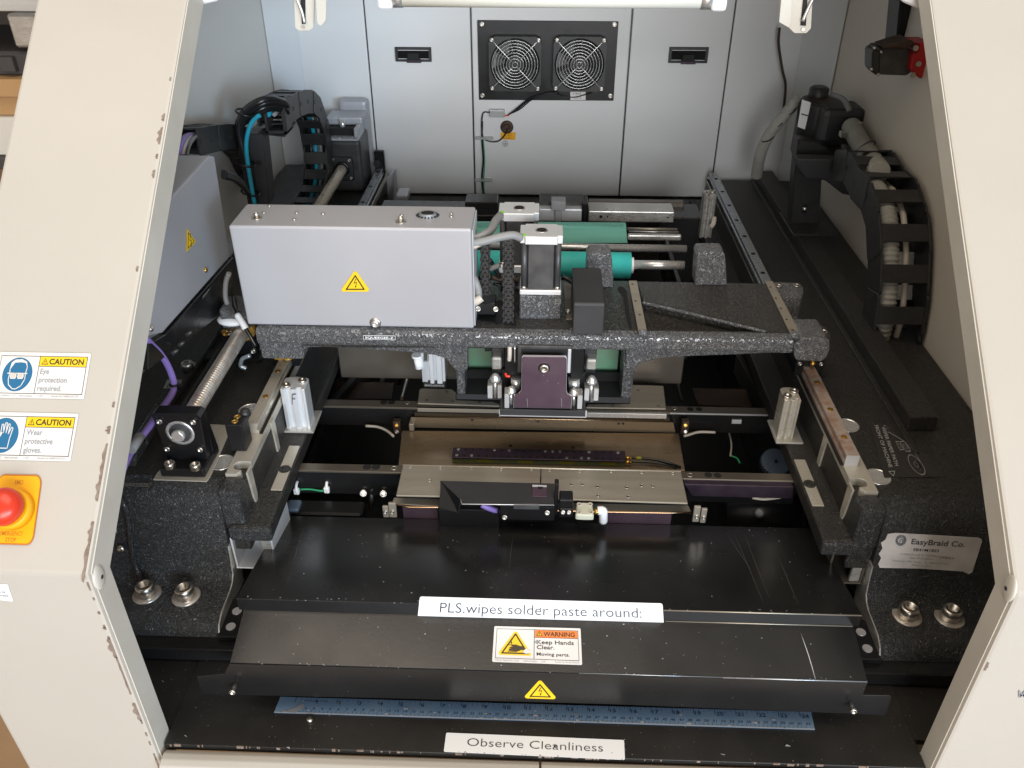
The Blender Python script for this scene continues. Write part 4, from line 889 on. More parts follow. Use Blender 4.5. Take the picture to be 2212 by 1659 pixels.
finish(MB().tube([at(1018,590,y=1.07), at(1028,610,y=1.06), at(1034,630,y=1.058), at(1032,650,y=1.058), at(1018,662,y=1.06)], .005, 8), 'cable', 'greycable', ln)
finish(MB().tube([at(1016,655,y=1.055), at(1030,650,y=1.05), at(1040,643,y=1.052)], .006, 8), 'cable_sleeve', 'whitecable', ln)
finish(MB().tube([at(1052,583,y=1.13), at(1066,578,y=1.13), at(1080,572,y=1.13)], .004, 8), 'cable', 'greycable', ln)
dkp = MB(); P = [at(*q, z=ZG+.001) for q in ((1022,648),(1112,650),(1115,704),(1026,690))]; dkp.prism([V((p.x,p.y,ZG+.0004)) for p in P], (0,0,.001)); finish(dkp, 'recess_plate', 'anod', gt)
b = MB(); bpx(b, 1021, 655, 1070, 680, 1.075, .03, .001); finish(b, 'chain_anchor', 'anod', gt)
for q in ((1033,667),(1071,668)): p = at(*q, y=1.0745); finish(MB().screw(p, (0,-1,.6), .0040, .003), 'cap_screw', 'zinc', gt)

# ================================================================ squeegee head
YH = 1.005
hd = thing('squeegee_assembly', 'squeegee assembly with scratched purple plate hanging below the gantry', 'squeegee', at(1175,885,y=YH))
P = [at(*q, y=YH) for q in ((1131,771),(1220,772),(1224,776),(1223,846),(1226,853),(1235.4,857),(1233,883),(1110,881),(1111,855),(1121,852),(1127,845),(1128,774))]
b = MB(); b.prism(P, (0,.006,0), .0007); finish(b, 'purple_plate', 'purple', hd)
P2 = [q+V((0,.0014,0)) for q in P]; cc = sum(P2, V())/len(P2); b = MB(); b.prism([cc+(q-cc)*1.014 for q in P2], (0,.003,0)); finish(b, 'plate_edge', 'chipwhite', hd)
p = at(1175.5,795,y=YH); w = finish(MB().lathe(p, (0,-1,0), [(0,.0083),(.0006,.0083),(.0006,.0076)], 24), 'counterbore', 'hole', hd); finish(MB().screw(p-V((0,.0006,0)), (0,-1,0), .0068, .0035, .0026), 'cap_screw', 'zinc', w)
b = MB(); bpx(b, 1079, 886.5, 1266.5, 899, YH-.004, .003, .0006); finish(b, 'front_lip', 'dustblack', hd)
b = MB(); a_ = at(1079,886,y=YH-.004); c_ = at(1266,888,y=YH-.004); b.box(a_.x, c_.x, YH-.001, 1.10, a_.z-.006, a_.z-.001, .0005); finish(b, 'foot_plate', 'dustblack', hd)
for q0, q1 in (((1078,899.5),(1267,902.5)), ((1078,886),(1079.5,900)), ((1264.5,888),(1267.5,901))):
    b = MB(); bpx(b, q0[0], q0[1]-.8, q1[0], q1[1]+.2 if q1[1]-q0[1] > 5 else q0[1]+1.0, YH-.0046, .001, 0); finish(b, 'worn_edge', 'chipwhite', hd)
for rect, Y_, dp, m, nm in (((1090,745,1127,813),1.035,.03,'anod','side_block'), ((1233,748,1262,818),1.035,.03,'anod','side_block'), ((1118,748,1235,806),1.022,.012,'motor','slotted_plate'), ((1062,747,1090,806),1.06,.02,'plastic','rear_block'), ((1262,749,1288,806),1.06,.02,'plastic','rear_block'), ((1083,800,1128,884),1.05,.01,'anod','back_plate'), ((1222,805,1264,884),1.05,.01,'anod','back_plate')):
    b = MB(); bpx(b, *rect, Y_, dp, .001); finish(b, nm, m, hd)
b = MB(); bpx(b, 1126, 754, 1229, 766, 1.0212, .002, .0008); finish(b, 'slot', 'hole', hd)
b = MB(); bpx(b, 1226, 755, 1233, 806, 1.0205, .003, .0006); finish(b, 'bright_edge', 'alu2', hd)
b = MB(); bpx(b, 1047, 747, 1062, 760, 1.05, .02, .001); finish(b, 'sensor', 'anod', hd)
finish(MB().tube([at(1101,748,y=1.03), at(1101,765,y=1.028), at(1100,778,y=1.03)], .0032, 8), 'white_tube', 'whitecable', hd)
finish(MB().tube([at(1112,748,y=1.028), at(1112,782,y=1.028)], .0012, 6), 'thin_rod', 'steel', hd)
finish(MB().tube([at(1092,806,y=1.028), at(1094,812,y=1.025), at(1102,813,y=1.025)], .002, 6), 'red_wire', 'red', hd)
for (x_0, x_1, ya, yb_) in ((1061.7,1084,771.7,799.5), (1266.5,1289,776,800)):
    b = MB(); bpx(b, x_0, ya, x_1, yb_, 1.045, .018, .004, 3); finish(b, 'steel_clamp', 'alu', hd)
for (x_0, x_1, ya, yb_) in ((1103.5,1126,815.6,842), (1227,1252.5,817,844)):
    p = at((x_0+x_1)/2, ya, y=1.038); q = at((x_0+x_1)/2, yb_, y=1.038); r = (at(x_1,ya,y=1.038).x-at(x_0,ya,y=1.038).x)/2; finish(MB().cyl(q, p, r, 20), 'steel_post', 'steel', hd)
def knob(cx, cy, rad, y1, cl, Y_, nm='knurled_knob'):
    p = at(cx, cy, y=Y_); r = at(cx+rad, cy, y=Y_).x-p.x; q = at(cx, y1, y=Y_)
    k = finish(MB().lathe((p.x, p.y, p.z-r*.55), (0,-.25,1), [(0,r*.62),(r*.15,r),(r*.55,r),(r*.8,r*.7),(r*1.25,r*.62),(r*1.4,r*.3)], 22), nm, 'steel', hd)
    finish(MB().cyl((q.x, q.y, q.z), (p.x, p.y, p.z-r*.4), r*.36, 12), 'stem', 'steel', k)
    for (xa, xb, ya, yb_) in cl:
        b = MB(); bpx(b, xa, ya, xb, yb_, Y_-.012, .020, .0008); o = finish(b, 'clevis_leg', 'alu', hd)
        b = MB(); bpx(b, xa+.6, ya+.6, xb-.6, yb_-.6, Y_-.0124, .0006, 0); finish(b, 'leg_face', 'chipwhite', o)
knob(1070, 815, 12, 858, ((1053,1064,834,861),(1074.6,1084,834,861)), 1.045)
knob(1278, 820, 12, 866, ((1262,1273,840,866),(1282.6,1293,840,866)), 1.045)
knob(1104.6, 842, 10.5, 876, ((1089.6,1100,852,882),), 1.018)
knob(1239.7, 846, 10.5, 880, ((1247,1258,855,884),), 1.018)
for x_ in (1138,1212):
    p = at(x_, 861, y=YH-.0004); finish(MB().tube([p, p+V((.001,0,-.006)), p+V((.0012,0,-.015))], .0003, 4), 'scratch', 'chipwhite', hd)

# ---- side frames under the gantry with green paper behind
sf = thing('head_side_frame', 'hammertone side pillars with dark base bar framing the squeegee head', 'frame', at(1175,860,y=1.10))
for pts in (((974,745),(1006,745),(1004,800),(1005,854),(988,852),(985,800)), ((1346,748),(1388,748),(1372,800),(1362,862),(1341,862),(1346,800))):
    P = [at(*q, y=1.085) for q in pts]; finish(MB().prism(P, (0,.05,0), .003, 2), 'pillar', 'hammer', sf)
for rect in ((985,853,1084,864), (1264,859,1361,871)):
    b = MB(); bpx(b, *rect, 1.083, .05, .001); finish(b, 'base_bar', 'dustblack', sf)
for rect in ((1006,800,1110,853), (1250,805,1345,860)):
    b = MB(); bpx(b, *rect, 1.13, .004, .0005); finish(b, 'dark_panel', 'anod', sf)
for rect in ((1012,745,1062,802), (1284,748,1335,806)):
    b = MB(); bpx(b, *rect, 1.145, .002, 0); finish(b, 'green_paper', 'papergreen', sf)
b = MB(); bpx(b, 1006, 745, 1345, 806, 1.155, .004, 0); finish(b, 'rear_panel', 'anod', sf)
# bright cylinder left of the pillar
t = thing('lift_cylinder', 'bright finned aluminium cylinder with printed foot label left of the pillar', 'air cylinder', at(930,838,y=1.13), 'aluminium air cylinders')
zb0 = at(935,826,y=1.12).z; zt0 = at(935,742,y=1.12).z; xa, xb = at(911,800,y=1.12).x, at(961,800,y=1.12).x; w = xb-xa
P = [(xa,1.12),(xa+w*.22,1.118),(xa+w*.25,1.124),(xa+w*.33,1.124),(xa+w*.36,1.116),(xa+w*.52,1.116),(xa+w*.55,1.124),(xa+w*.63,1.124),(xa+w*.66,1.116),(xa+w*.88,1.116),(xa+w*.90,1.121),(xb,1.122),(xb,1.16),(xa,1.16)]
finish(MB().prism([(x, y, zb0) for x, y in P], (0,0,zt0-zb0), .0005), 'cylinder_body', 'alu2', t)
b = MB(); bpx(b, 915, 826.5, 962, 837, 1.117, .03, .0005); finish(b, 'end_cap', 'ink2', t)
d = Decal(*px4((916,829),(961,830),(961,836),(916,835), y=1.1165), 60, 8, slab=False); d.text('SERVICE LOAD IN SQ', 2, 2, 5, 0, width=55); finish(d.mb, 'foot_label', ['decalline'], t)
d = Decal(*px4((914,752),(925,752),(925,782),(914,782), y=1.1178), 11, 30, .0002); d.rect(1.5,3,9.5,27,1); finish(d.mb, 'side_label', ['alu','motor'], t)
p = at(905,790,y=1.12); finish(MB().cyl(p+V((0,0,-.004)), p+V((-.002,0,.016)), .006, 14).cyl(p+V((-.002,0,.016)), p+V((-.002,0,.020)), .0085, 14), 'white_fitting', 'white', t)
# ================================================================ conveyor and table
ZT = 1.030
def slab(pts, z, th, b=.0008, mb=None):
    mb = mb or MB(); P = [at(*q, z=z) for q in pts]; mb.prism([V((p.x, p.y, z-th)) for p in P], (0,0,th), b); return mb
def holes(par, qs, z, r=.0032, m='hole', nm='screw_hole', dished=True):
    for q in qs:
        p = at(*q, z=z); b = MB(); b.lathe((p.x, p.y, z-.0005), (0,0,1), [(0,r),(.0008,r),(.0008,r*.8),(.0002,r*.7)], 16) if dished else b.cyl((p.x,p.y,z+.0001), (p.x,p.y,z+.0004), r, 16)
        finish(b, nm, m, par)
cv = thing('rear_conveyor_rail', 'rear conveyor rail with dark cross bar and pale L shaped plates', 'conveyor rail', (0, 1.11, 1.0), 'conveyor rails')
L = at(708,863,z=ZT); R = at(1657,895,z=ZT)
b = MB(); y0, y1 = at(800,879,z=ZT).y, at(800,864,z=ZT).y; b.box(-.362, .384, y0, y1, ZT-.004, ZT, .0008); finish(b, 'top_strip', 'tandk', cv)
b = MB(); b.box(-.362, .384, y0+.003, y0+.010, ZT-.040, ZT-.0042, .001); b_=finish(b, 'web', 'black', cv)
holes(cv, ((940-0,0),)[:0], ZT)
holes(cv, ((829,869),(846,869)), ZT, .0058, dished=False); holes(cv, ((880,870),), ZT, .004, 'zinc', 'cap_screw'); holes(cv, ((1457,882),), ZT, .004, 'zinc', 'cap_screw'); holes(cv, ((1491,884),(1510,884)), ZT, .005, dished=False)
finish(MB().box(at(1445,880,z=ZT).x, .383, y0-.0006, y0+.0008, ZT-.0016, ZT+.0004), 'bright_edge', 'chipwhite', cv)
z2 = ZT+.003
finish(slab(((910,838.5),(976,840.5),(984,847),(984,864),(1065,867.5),(1077,872),(1079,877),(902,871),(906,842)), z2, .0025), 'guide_plate', 'tan', cv)
finish(slab(((1362,831),(1433,833),(1438,873),(1439,883),(1266,880),(1270,873),(1360,872)), z2, .0025), 'guide_plate', 'tan', cv)
holes(cv, ((1378,843),(1439-17,877),(1324,876),(1281,874),(922,865),(977,867),(1036,869),(965,846)), z2, .0024, 'hole')
b = MB(); p = at(902,874,z=z2); q = at(1079,880,z=z2); b.box(p.x, q.x, p.y-.006, p.y-.0004, z2-.010, z2-.003, .0006); finish(b, 'belt_edge', 'tan', cv)
b = MB(); p = at(1266,884,z=z2); q = at(1440,886,z=z2); b.box(p.x, q.x, p.y-.006, p.y+.001, z2-.012, z2-.003, .0008); finish(b, 'belt_edge', 'steel', cv)
# tall bronze stiffener on its front side
tb = thing('lift_table', 'tarnished bronze toned lift table between the two conveyor rails', 'table', (0, 1.04, .96))
pa, pb = at(897,885,z=1.018), at(1445,893,z=1.018); yb1, yf1 = pa.y, at(894,899,z=1.018).y
finish(MB().box(pa.x, pb.x, yf1, yb1, 1.010, 1.018, .001), 'rear_step', 'bronze', tb)
zbm = at(1170,928,y=yf1).z
b = MB(); b.prism([(pa.x-.004, yf1, 1.0178), (pb.x+.004, yf1, 1.0178), (pb.x+.010, yf1, zbm), (pa.x-.008, yf1, zbm)], (0,-.0014,0), .0003); finish(b, 'rear_face', 'bronze', tb)
finish(MB().tube([(pa.x-.004, yf1-.001, 1.018), (pb.x+.004, yf1-.001, 1.018)], .0012, 6, 0), 'bright_fold', 'copper', tb)
for q in ((1346,888+27),(1336.5,915),(1020,907),(1162,910)):
    p = at(*q, y=yf1-.0015); finish(MB().cyl(p, p-V((0,.0002,0)), .0022, 10), 'hole', 'hole', tb)
finish(slab(((868,930),(1466,936),(1480,1016),(860,1008)), .998, .004), 'table_top', 'bronze', tb)
finish(MB().box(at(875,928,z=.998).x, at(1460,930,z=.998).x, 1.075, 1.10, .94, .994), 'table_side', 'pit', tb)
finish(MB().box(at(885,926,z=.999).x, at(896,926,z=.999).x, 1.085, 1.105, .9985, 1.012, .001), 'corner_block', 'tan', tb)
holes(tb, ((1103,963),(1238,967)), .998, .003, 'hole', dished=False)
fc = thing('front_conveyor_rail', 'front conveyor rail with brushed plates and rows of small screws', 'conveyor rail', (0, .95, 1.0), 'conveyor rails')
y0, y1 = at(750,1018,z=ZT).y, at(750,1002,z=ZT).y
finish(MB().box(-.352, .377, y0, y1, ZT-.004, ZT, .0008), 'top_strip', 'tandk', fc); finish(MB().box(-.352, .377, y0+.002, y0+.008, ZT-.045, ZT-.0042, .001), 'web', 'black', fc)
holes(fc, ((793,1009),(812,1009)), ZT, .0062, dished=False); holes(fc, ((851,1011),(1491,1026)), ZT, .0046, 'zinc', 'cap_screw'); holes(fc, ((1530,1026),(1550,1027)), ZT, .0055, dished=False)
finish(MB().box(at(1476,1030,z=ZT).x, .376, y0-.0006, y0+.0008, ZT-.0016, ZT+.0004), 'bright_edge', 'tan', fc)
finish(slab(((870,1005),(1167.5,1011),(1166,1076),(855.6,1070)), z2, .003), 'guide_plate', 'tan', fc)
finish(slab(((1169.5,1011),(1471,1019),(1486,1087),(1168.5,1077)), z2, .003), 'guide_plate', 'tan', fc)
holes(fc, ((887,1009),(951,1011),(1018,1012),(1083,1014),(1148,1015),(1187,1016),(1252,1018),(1320,1019),(1386,1021),(1453,1023),(928,1038),(1234,1046),(1258,1046),(1290.5,1051),(1354,1053),(1386,1049),(1410,1050),(1292,1071),(1357,1073)), z2, .0026, 'zinc')
holes(fc, ((1234,1046),(1258,1046),(1290.5,1051),(1354,1053),(1386,1049),(1410,1050),(1292,1071),(1357,1073)), z2+.0005, .0016, 'hole', dished=False)
finish(MB().tube([at(870,1004.5,z=z2), at(1471,1018.5,z=z2)], .0011, 6, 0), 'bright_fold', 'rail', fc)
# lower ledge in front of the plates with copper coloured fold
finish(slab(((851,1074),(948,1077),(1252,1086),(1487,1091),(1494,1107),(1300,1104),(944,1094),(846,1088)), 1.012, .003), 'lower_ledge', 'tan', fc)
p = at(846,1088,z=1.012); q = at(1494,1107,z=1.012)
finish(MB().tube([p, at(884,1096,z=1.012), at(945,1096,z=1.012), at(1310,1106,z=1.012), at(1440,1108,z=1.012), q], .0014, 6, 0), 'copper_fold', 'copper', fc)
for x0_, x1_ in ((p.x+.016, at(944,1096,z=1.012).x), (at(1310,1106,z=1.012).x, at(1452,1108,z=1.012).x)):
    finish(MB().box(x0_, x1_, p.y-.0040, p.y-.0030, .985, 1.0105), 'front_face', 'purple', fc)
for q_ in (((827,1095,839,1118),),((840,1088,856,1118),),((1498,1095,1512,1128),),((1514,1100,1526,1130),)):
    b = MB(); bpx(b, *q_[0], .872, .004, .0006); finish(b, 'hinge_tab', 'tan', fc)
    x_ = (q_[0][0]+q_[0][2])/2; pz = at(x_, q_[0][3]-12, y=.8718); finish(MB().screw(pz, (0,-1,0), .0028, .0015), 'tab_screw', 'zinc', fc)
# vacuum bar
vb = thing('perforated_bar', 'long dark purple bar with two rows of holes on the lift table', 'bar', at(1160,985,z=1.0))
zv = 1.012
finish(slab(((979,966),(1350.6,973.7),(1350.6,996),(976,988)), zv, .003, .0006), 'top_bar', 'purpledk', vb)
p0 = at(976,988.3,z=zv-.003); p1 = at(1350.6,996.3,z=zv-.003)
b = MB(); b.prism([V((p0.x,p0.y+.001,.9985)), V((p1.x,p1.y+.001,.9985)), V((p1.x,p1.y+.001,zv-.0032)), V((p0.x,p0.y+.001,zv-.0032))], (0,.018,0), .0004); finish(b, 'green_edge', 'greenlabel', vb)
for k in range(4):
    f = .14+.24*k; a0 = p0.lerp(p1, f); a1 = p0.lerp(p1, f+.09); b = MB(); b.box(a0.x, a1.x, a0.y+.0004, a0.y+.0009, 1.001, 1.006); finish(b, 'printed_mark', 'olive', vb)
bright = {0:(0,5,7,12,13,14,18,22), 1:(0,2,15,17,18)}
for row, (ya, ybb) in enumerate(((970.5,978),(983,991.5))):
    for k in range(23):
        f = k/22; q = (990-row*3+ (1335-990+row*3)*f, ya+(ybb-ya)*f); z_ = zv+.0001; p = at(*q, z=z_)
        m = 'zinc' if k in bright[row] else 'hole'; finish(MB().lathe(p, (0,0,1), [(0,.0027),(.0004,.0025),(.0004,.0015),(0,.001)], 10), 'hole', m, vb)
for dy in (0, 9):
    finish(MB().cyl(at(1351,989+dy,z=1.006), at(1361,990+dy,z=1.006), .0032, 12).cyl(at(1361,990+dy,z=1.006), at(1364,990+dy,z=1.006), .0022, 10), 'brass_fitting', 'brass', vb)
finish(MB().tube([at(1363,989,z=1.006), at(1385,990,z=1.008), at(1420,994,z=1.010), at(1450,1002,z=1.008), at(1470,1010,z=1.002)], .0021, 8), 'hose', 'rubber', vb)
finish(MB().tube([at(1363,998,z=1.004), at(1395,998,z=1.006), at(1430,1002,z=1.006), at(1462,1011,z=1.002)], .0018, 8), 'hose', 'rubber', vb)
finish(MB().tube([at(1374,989.5,z=1.007), at(1386,990,z=1.0085)], .0026, 8, 1), 'green_tag', 'olive', vb)
# ---- camera cover box in front
vc = thing('camera_cover', 'folded black cover with small square window over the camera carriage', 'camera cover', (0, .86, 1.0))
zc = 1.050
T = [at(*q, z=zc) for q in ((951,1038),(1197,1044),(1197,1091),(998,1089),(995,1080))]
b = MB(); b.prism([V((p.x,p.y,zc-.0015)) for p in T], (0,0,.0015), .0005); finish(b, 'top_sheet', 'dustblack', vc)
a0, a1, a2 = T[0], T[4], at(946,1097,z=1.028); a3 = V((a2.x, a0.y, 1.028))
b = MB(); b.prism([a0, a1, V((a1.x-.004, a1.y-.004, 1.030)), a2, a3], (.0012,0,-.0004)); finish(b, 'folded_side', 'anod', vc)
e0, e1 = at(947,1100,y=a2.y), at(1079,1122,y=a2.y); b = MB(); b.box(e0.x, e1.x, a2.y, a0.y-.005, .985, e0.z, .001); finish(b, 'lower_box', 'anod', vc)
finish(MB().tube([T[4], T[3], T[2]], .0007, 5, 0), 'worn_edge', 'chipwhite', vc)
b = slab(((1150,1047),(1181,1048),(1182,1073),(1150,1072)), zc+.0012, .001, .0003); finish(b, 'window', 'purple', vc)
b = slab(((1150,1047),(1181,1048),(1181,1051.5),(1150,1050.5)), zc+.0018, .0005, 0); finish(b, 'window_rim', 'alu2', vc)
p = at(1167,1053,z=zc+.0014); finish(MB().cyl(p, p+V((0,0,.0004)), .0036, 14), 'window_hole', 'hole', vc)
b = MB(); bpx(b, 1080, 1094, 1198, 1124, .86, .02, .001); finish(b, 'carriage', 'anod', vc)
b = MB(); bpx(b, 1109, 1092, 1165, 1101, .853, .006, .0008); finish(b, 'connector_strip', 'motor', vc)
b = MB(); bpx(b, 1197, 1046, 1206, 1112, .868, .012, .001); finish(b, 'side_bracket', 'anod', vc)
finish(MB().tube([at(1040,1090,z=1.035), at(1055,1097,z=1.03), at(1073,1103,z=1.022), at(1080,1103,z=1.018)], .0042, 8), 'violet_cable', 'purplecable', vc)
finish(MB().tube([at(1098,1092,z=1.035), at(1097,1097,z=1.03), at(1092,1102,z=1.03), at(1101,1104,z=1.028)], .0030, 8), 'white_cable', 'whitecable', vc)
finish(MB().tube([at(1092,1104,z=1.028), at(1102,1104,z=1.028)], .0016, 6, 1), 'red_wire', 'red', vc)
for q in ((1182,1107),(1090,1117)): p = at(*q, y=.858); finish(MB().screw(p, (0,-1,.3), .0036, .002), 'cap_screw', 'zinc', vc)
b = MB(); bpx(b, 1208, 1080, 1238, 1097, .86, .02, .002, 2); finish(b, 'relay', 'anod', vc)
b = MB(); bpx(b, 1208, 1099, 1238, 1118, .858, .02, .002, 2); finish(b, 'relay', 'anod', vc)
for q in ((1216,1106),(1229,1106)): p = at(*q, y=.857); finish(MB().screw(p, (0,-1,.3), .003, .002), 'cap_screw', 'zinc', vc)
vv = thing('valve_block', 'small pale plastic valve with four dimples beside the camera carriage', 'valve', at(1264,1110,y=.85))
b = slab(((1246,1084),(1279,1085),(1283,1112),(1280,1113),(1264,1113),(1246,1112),(1243,1110)), 1.034, .010, .0018); finish(b, 'valve_body', 'palegreen', vv)
for q in ((1251,1089),(1275,1089),(1251,1106),(1277,1106)): p = at(*q, z=1.0342); finish(MB().lathe(p, (0,0,1), [(0,.0036),(.0006,.0034),(.0004,.0022),(0,.0012)], 14), 'dimple', 'whitecable', vv)
finish(MB().cyl(at(1284,1105,z=1.03), at(1293,1105,z=1.03), .004, 12), 'port', 'brass', vv)
finish(MB().tube([at(1291,1103,z=1.03), at(1302,1103,z=1.03), at(1303,1112,z=1.022), at(1303,1126,z=1.008)], .0060, 10), 'elbow_fitting', 'white', vv)
# ---- dim things in the pit
hn = thing('cable_harness', 'dark cable harness with white ties and green wire in the left pit', 'cables', at(700,1050,z=.99))
H = [at(*q, z=.99) for q in ((636,1049),(680,1048),(720,1047),(765,1042),(792,1046),(812,1060))]
finish(MB().tube(H, .0085, 10), 'loom', 'rubber', hn)
for q in ((643,1053),(708,1050),(769,1042)): p = at(*q, z=.998); finish(MB().ring(p, (1,.05,0), .0090, .0022, 16, 6).box(p.x-.004, p.x+.004, p.y-.010, p.y-.004, p.z-.006, p.z+.004, .001), 'cable_tie', 'white', hn)
finish(MB().tube([at(*q, z=.995) for q in ((648,1057),(670,1057),(690,1060),(698,1060),(699,1055))], .0014, 6), 'green_wire', 'greenwire', hn)
finish(MB().tube([at(*q, z=.995) for q in ((716,1052),(740,1052),(765,1046),(782,1047),(790,1052))], .0018, 6), 'cream_wire', 'whitecable', hn)
finish(MB().tube([at(*q, z=.995) for q in ((795,1046),(803,1045),(808,1049))], .0035, 6), 'red_sleeve', 'red', hn)
d = Decal(*px4((784,1034),(809,1034),(809,1048),(784,1044), z=1.0), 24, 14); d.line([(12+6*math.cos(k*.5), 5+6*math.sin(k*.5)) for k in range(13)], .8, 1); d.line([(12,-1),(12,12)], .8, 1); finish(d.mb, 'symbol_tag', ['white','ink'], hn)
p = at(818,1042,z=.99); finish(MB().cyl(p, p+V((.004,-.004,.012)), .0062, 14), 'sensor_lens', 'motor', hn)
pb_ = thing('side_drive', 'dark drive block with bolts below the left side of the front conveyor', 'drive', at(750,1090,z=.96))
b = MB(); b.box(at(650,1080,z=.96).x, at(800,1080,z=.96).x, .90, .93, .90, .985, .003); finish(b, 'block', 'anod', pb_)
for q in ((785,1064),(828,1065)): p = at(*q, z=.99); finish(MB().lathe(p, (.2,-1,.5), [(0,.0055),(.006,.0055),(.006,.003),(.002,.0025)], 16), 'bolt', 'zinc', pb_)
finish(MB().cyl(at(803,1062,z=.985), at(802,1100,z=.95), .003, 10), 'rod', 'motor', pb_)
p = at(634,1096,z=.985); finish(MB().box(p.x-.010, p.x+.010, p.y-.01, p.y+.012, .97, .99, .003, 2), 'blue_fitting', 'gear', pb_)
for (q0, lab) in ((((724,824),(852,826),(846,862),(712,860)), 'rust brown steel plate behind the rear rail on the left'), (((1495,838),(1612,840),(1626,878),(1508,874)), 'rust brown steel plate behind the rear rail on the right')):
    solo(slab(q0, .985, .004), 'brown_plate', 'grime', lab, 'plate', at(*q0[0], z=.985), 'brown plates in the pit')
for (A_, B_, lab, m) in (((894,762),(868,862),'thin brass coloured lead screw left of the rear plate','ridge'), ((1452,775),(1473,866),'thin grey lead screw right of the rear plate','motor')):
    t = MB(); a_ = at(*A_, z=.99); c_ = at(*B_, z=.99); t.tube([a_.lerp(c_, k/60) for k in range(61)], lambda u: .0036-.0008*(.5+.5*math.cos(u*2*math.pi*20)), 8, 0)
    t.box(c_.x-.018 if 'left' in lab else c_.x+.008, c_.x-.008 if 'left' in lab else c_.x+.018, c_.y, a_.y, .97, .985, .001) if 0 else None
    solo(t, 'lead_screw', m, lab, 'lead screw', c_, 'lead screws')
for (A_, B_, w_, lab) in (((812,752),(706,870),.012,'long dark steel guide bar in the left of the pit'), ((1590,765),(1655,880),.010,'long dark steel guide bar in the right of the pit')):
    a_ = at(*A_, z=1.0); c_ = at(*B_, z=1.0); solo(MB().prism([c_, V((c_.x+w_, c_.y, 1.0)), V((a_.x+w_, a_.y, 1.0)), a_], (0,0,-.04), .001), 'guide_bar', 'dustblack', lab, 'guide bar', c_, 'pit guide bars')
for k, (pts, lab, z_) in enumerate(((((790,920),(815,922),(835,930),(850,942)), 'loose cream wire at the left pit sensor', 1.0), ((1496,940),(1515,934),(1530,934),(1545,937)) and (((1478,942),(1492,938),(1505,934),(1520,933),(1545,934)), 'loose cream wire at the right pit sensor', 1.0), (((1625,1075),(1650,1078),(1680,1075),(1692,1072)), 'loose cream wire below the front rail on the right', 1.0))):
    solo(MB().tube([at(*q, z=z_) for q in pts], .0022, 8), 'loose_wire', 'whitecable', lab, 'wire', at(*pts[0], z=z_), 'loose wires in the pit')
for (cx_, lab) in ((857, 'small sensor with brass screw at the left of the lift table'), (1480, 'small sensor with brass screw at the right of the lift table')):
    t = thing('edge_sensor', lab, 'sensor', at(cx_,928,z=1.0), 'edge sensors')
    b = MB(); bpx(b, cx_-8, 912, cx_+8, 938, 1.09, .012, .001); finish(b, 'sensor_body', 'grime', t)
    for dy in (918, 932): p = at(cx_, dy, y=1.0895); finish(MB().screw(p, (0,-1,.4), .0032, .003), 'screw', 'brass' if dy == 918 else 'zinc', t)
gr = thing('timing_pulley', 'blue grey toothed pulley deep in the right side of the pit', 'pulley', at(1677,1000,z=.97))
p = at(1676,997,z=.97); pts = []
for k in range(56):
    a = 2*math.pi*k/56; r = .0235 if k % 2 else .0215; pts.append(p+V((r*math.cos(a), r*.85*math.sin(a), r*.5*math.sin(a))))
b = MB(); b.prism(pts, (0,.006,-.010)); finish(b, 'toothed_wheel', 'gear', gr); finish(MB().cyl(p+V((0,-.0005,.0008)), p+V((0,-.001,.0016)), .003, 10), 'hub_hole', 'hole', gr)
finish(MB().tube([at(1575,935,z=.97), at(1580,960,z=.97), at(1578,985,z=.97)], .0016, 6), 'white_wire', 'whitecable', gr)
finish(MB().tube([at(1580,985,z=.97), at(1592,990,z=.97), at(1598,1000,z=.97)], .0014, 6), 'green_wire', 'greenwire', gr)
t = MB(); t.prism([at(*q, y=.93) for q in ((1478,1046),(1715,1052),(1712,1078),(1495,1072))], (0,.02,0), .001)
solo(t, 'violet_bracket', 'purpledk', 'dark violet bracket under the front conveyor rail on the right', 'bracket', at(1600,1060,y=.93))
t = thing('pit_motor', 'glossy black motor lying in the dark below the right conveyor', 'motor', at(1630,1110,z=.95))
finish(MB().cyl(at(1560,1105,z=.95), at(1720,1108,z=.95), .030, 28), 'motor_can', 'anod', t)
p = at(1640,1108,z=.975); finish(MB().lathe(p, (0,-1,.6), [(0,.008),(.003,.008),(.003,.004)], 16), 'end_boss', 'motor', t)
t = MB(); bpx(t, 1581, 908, 1602, 916, 1.105, .003, .0006); solo(t, 'label_plate', 'alu2', 'tiny silver plate with two dots on the rear conveyor web', 'plate', at(1590,912,y=1.1))

# ================================================================ rolls behind the gantry
wr = thing('wiper_paper_unit', 'teal wiper paper rolls on steel shafts behind the gantry', 'paper roll unit', (0, 1.35, 1.15))
def hroll(x0, x1, ya, yb_, Y, m, nm, n=32):
    c0 = at(x0, (ya+yb_)/2, y=Y); c1 = at(x1, (ya+yb_)/2, y=Y); r = (at((x0+x1)/2, ya, y=Y)-at((x0+x1)/2, yb_, y=Y)).length/2*.93
    return finish(MB().cyl((c0.x, Y, (c0.z+c1.z)/2), (c1.x, Y, (c0.z+c1.z)/2), r, n), nm, m, wr)
hroll(1000, 1362, 543, 598, 1.30, 'teal', 'paper_roll'); hroll(1362, 1368, 556, 590, 1.30, 'white', 'end_cap'); hroll(1368, 1478, 563, 582, 1.30, 'steel', 'roll_shaft')
hroll(1000, 1483, 526, 542, 1.40, 'steel', 'steel_shaft')
b = MB(); A_ = at(1000,478,y=1.53); B_ = at(1349,481,y=1.53); C_ = at(1359,530,y=1.43); D_ = at(1000,530,y=1.43); Q = []
for k in range(9):
    f = k/8; l = A_.lerp(D_, f); r = B_.lerp(C_, f); bulge = .008*math.sin(f*math.pi*2.2); Q.append((l+V((0,0,bulge)), r+V((0,0,bulge))))
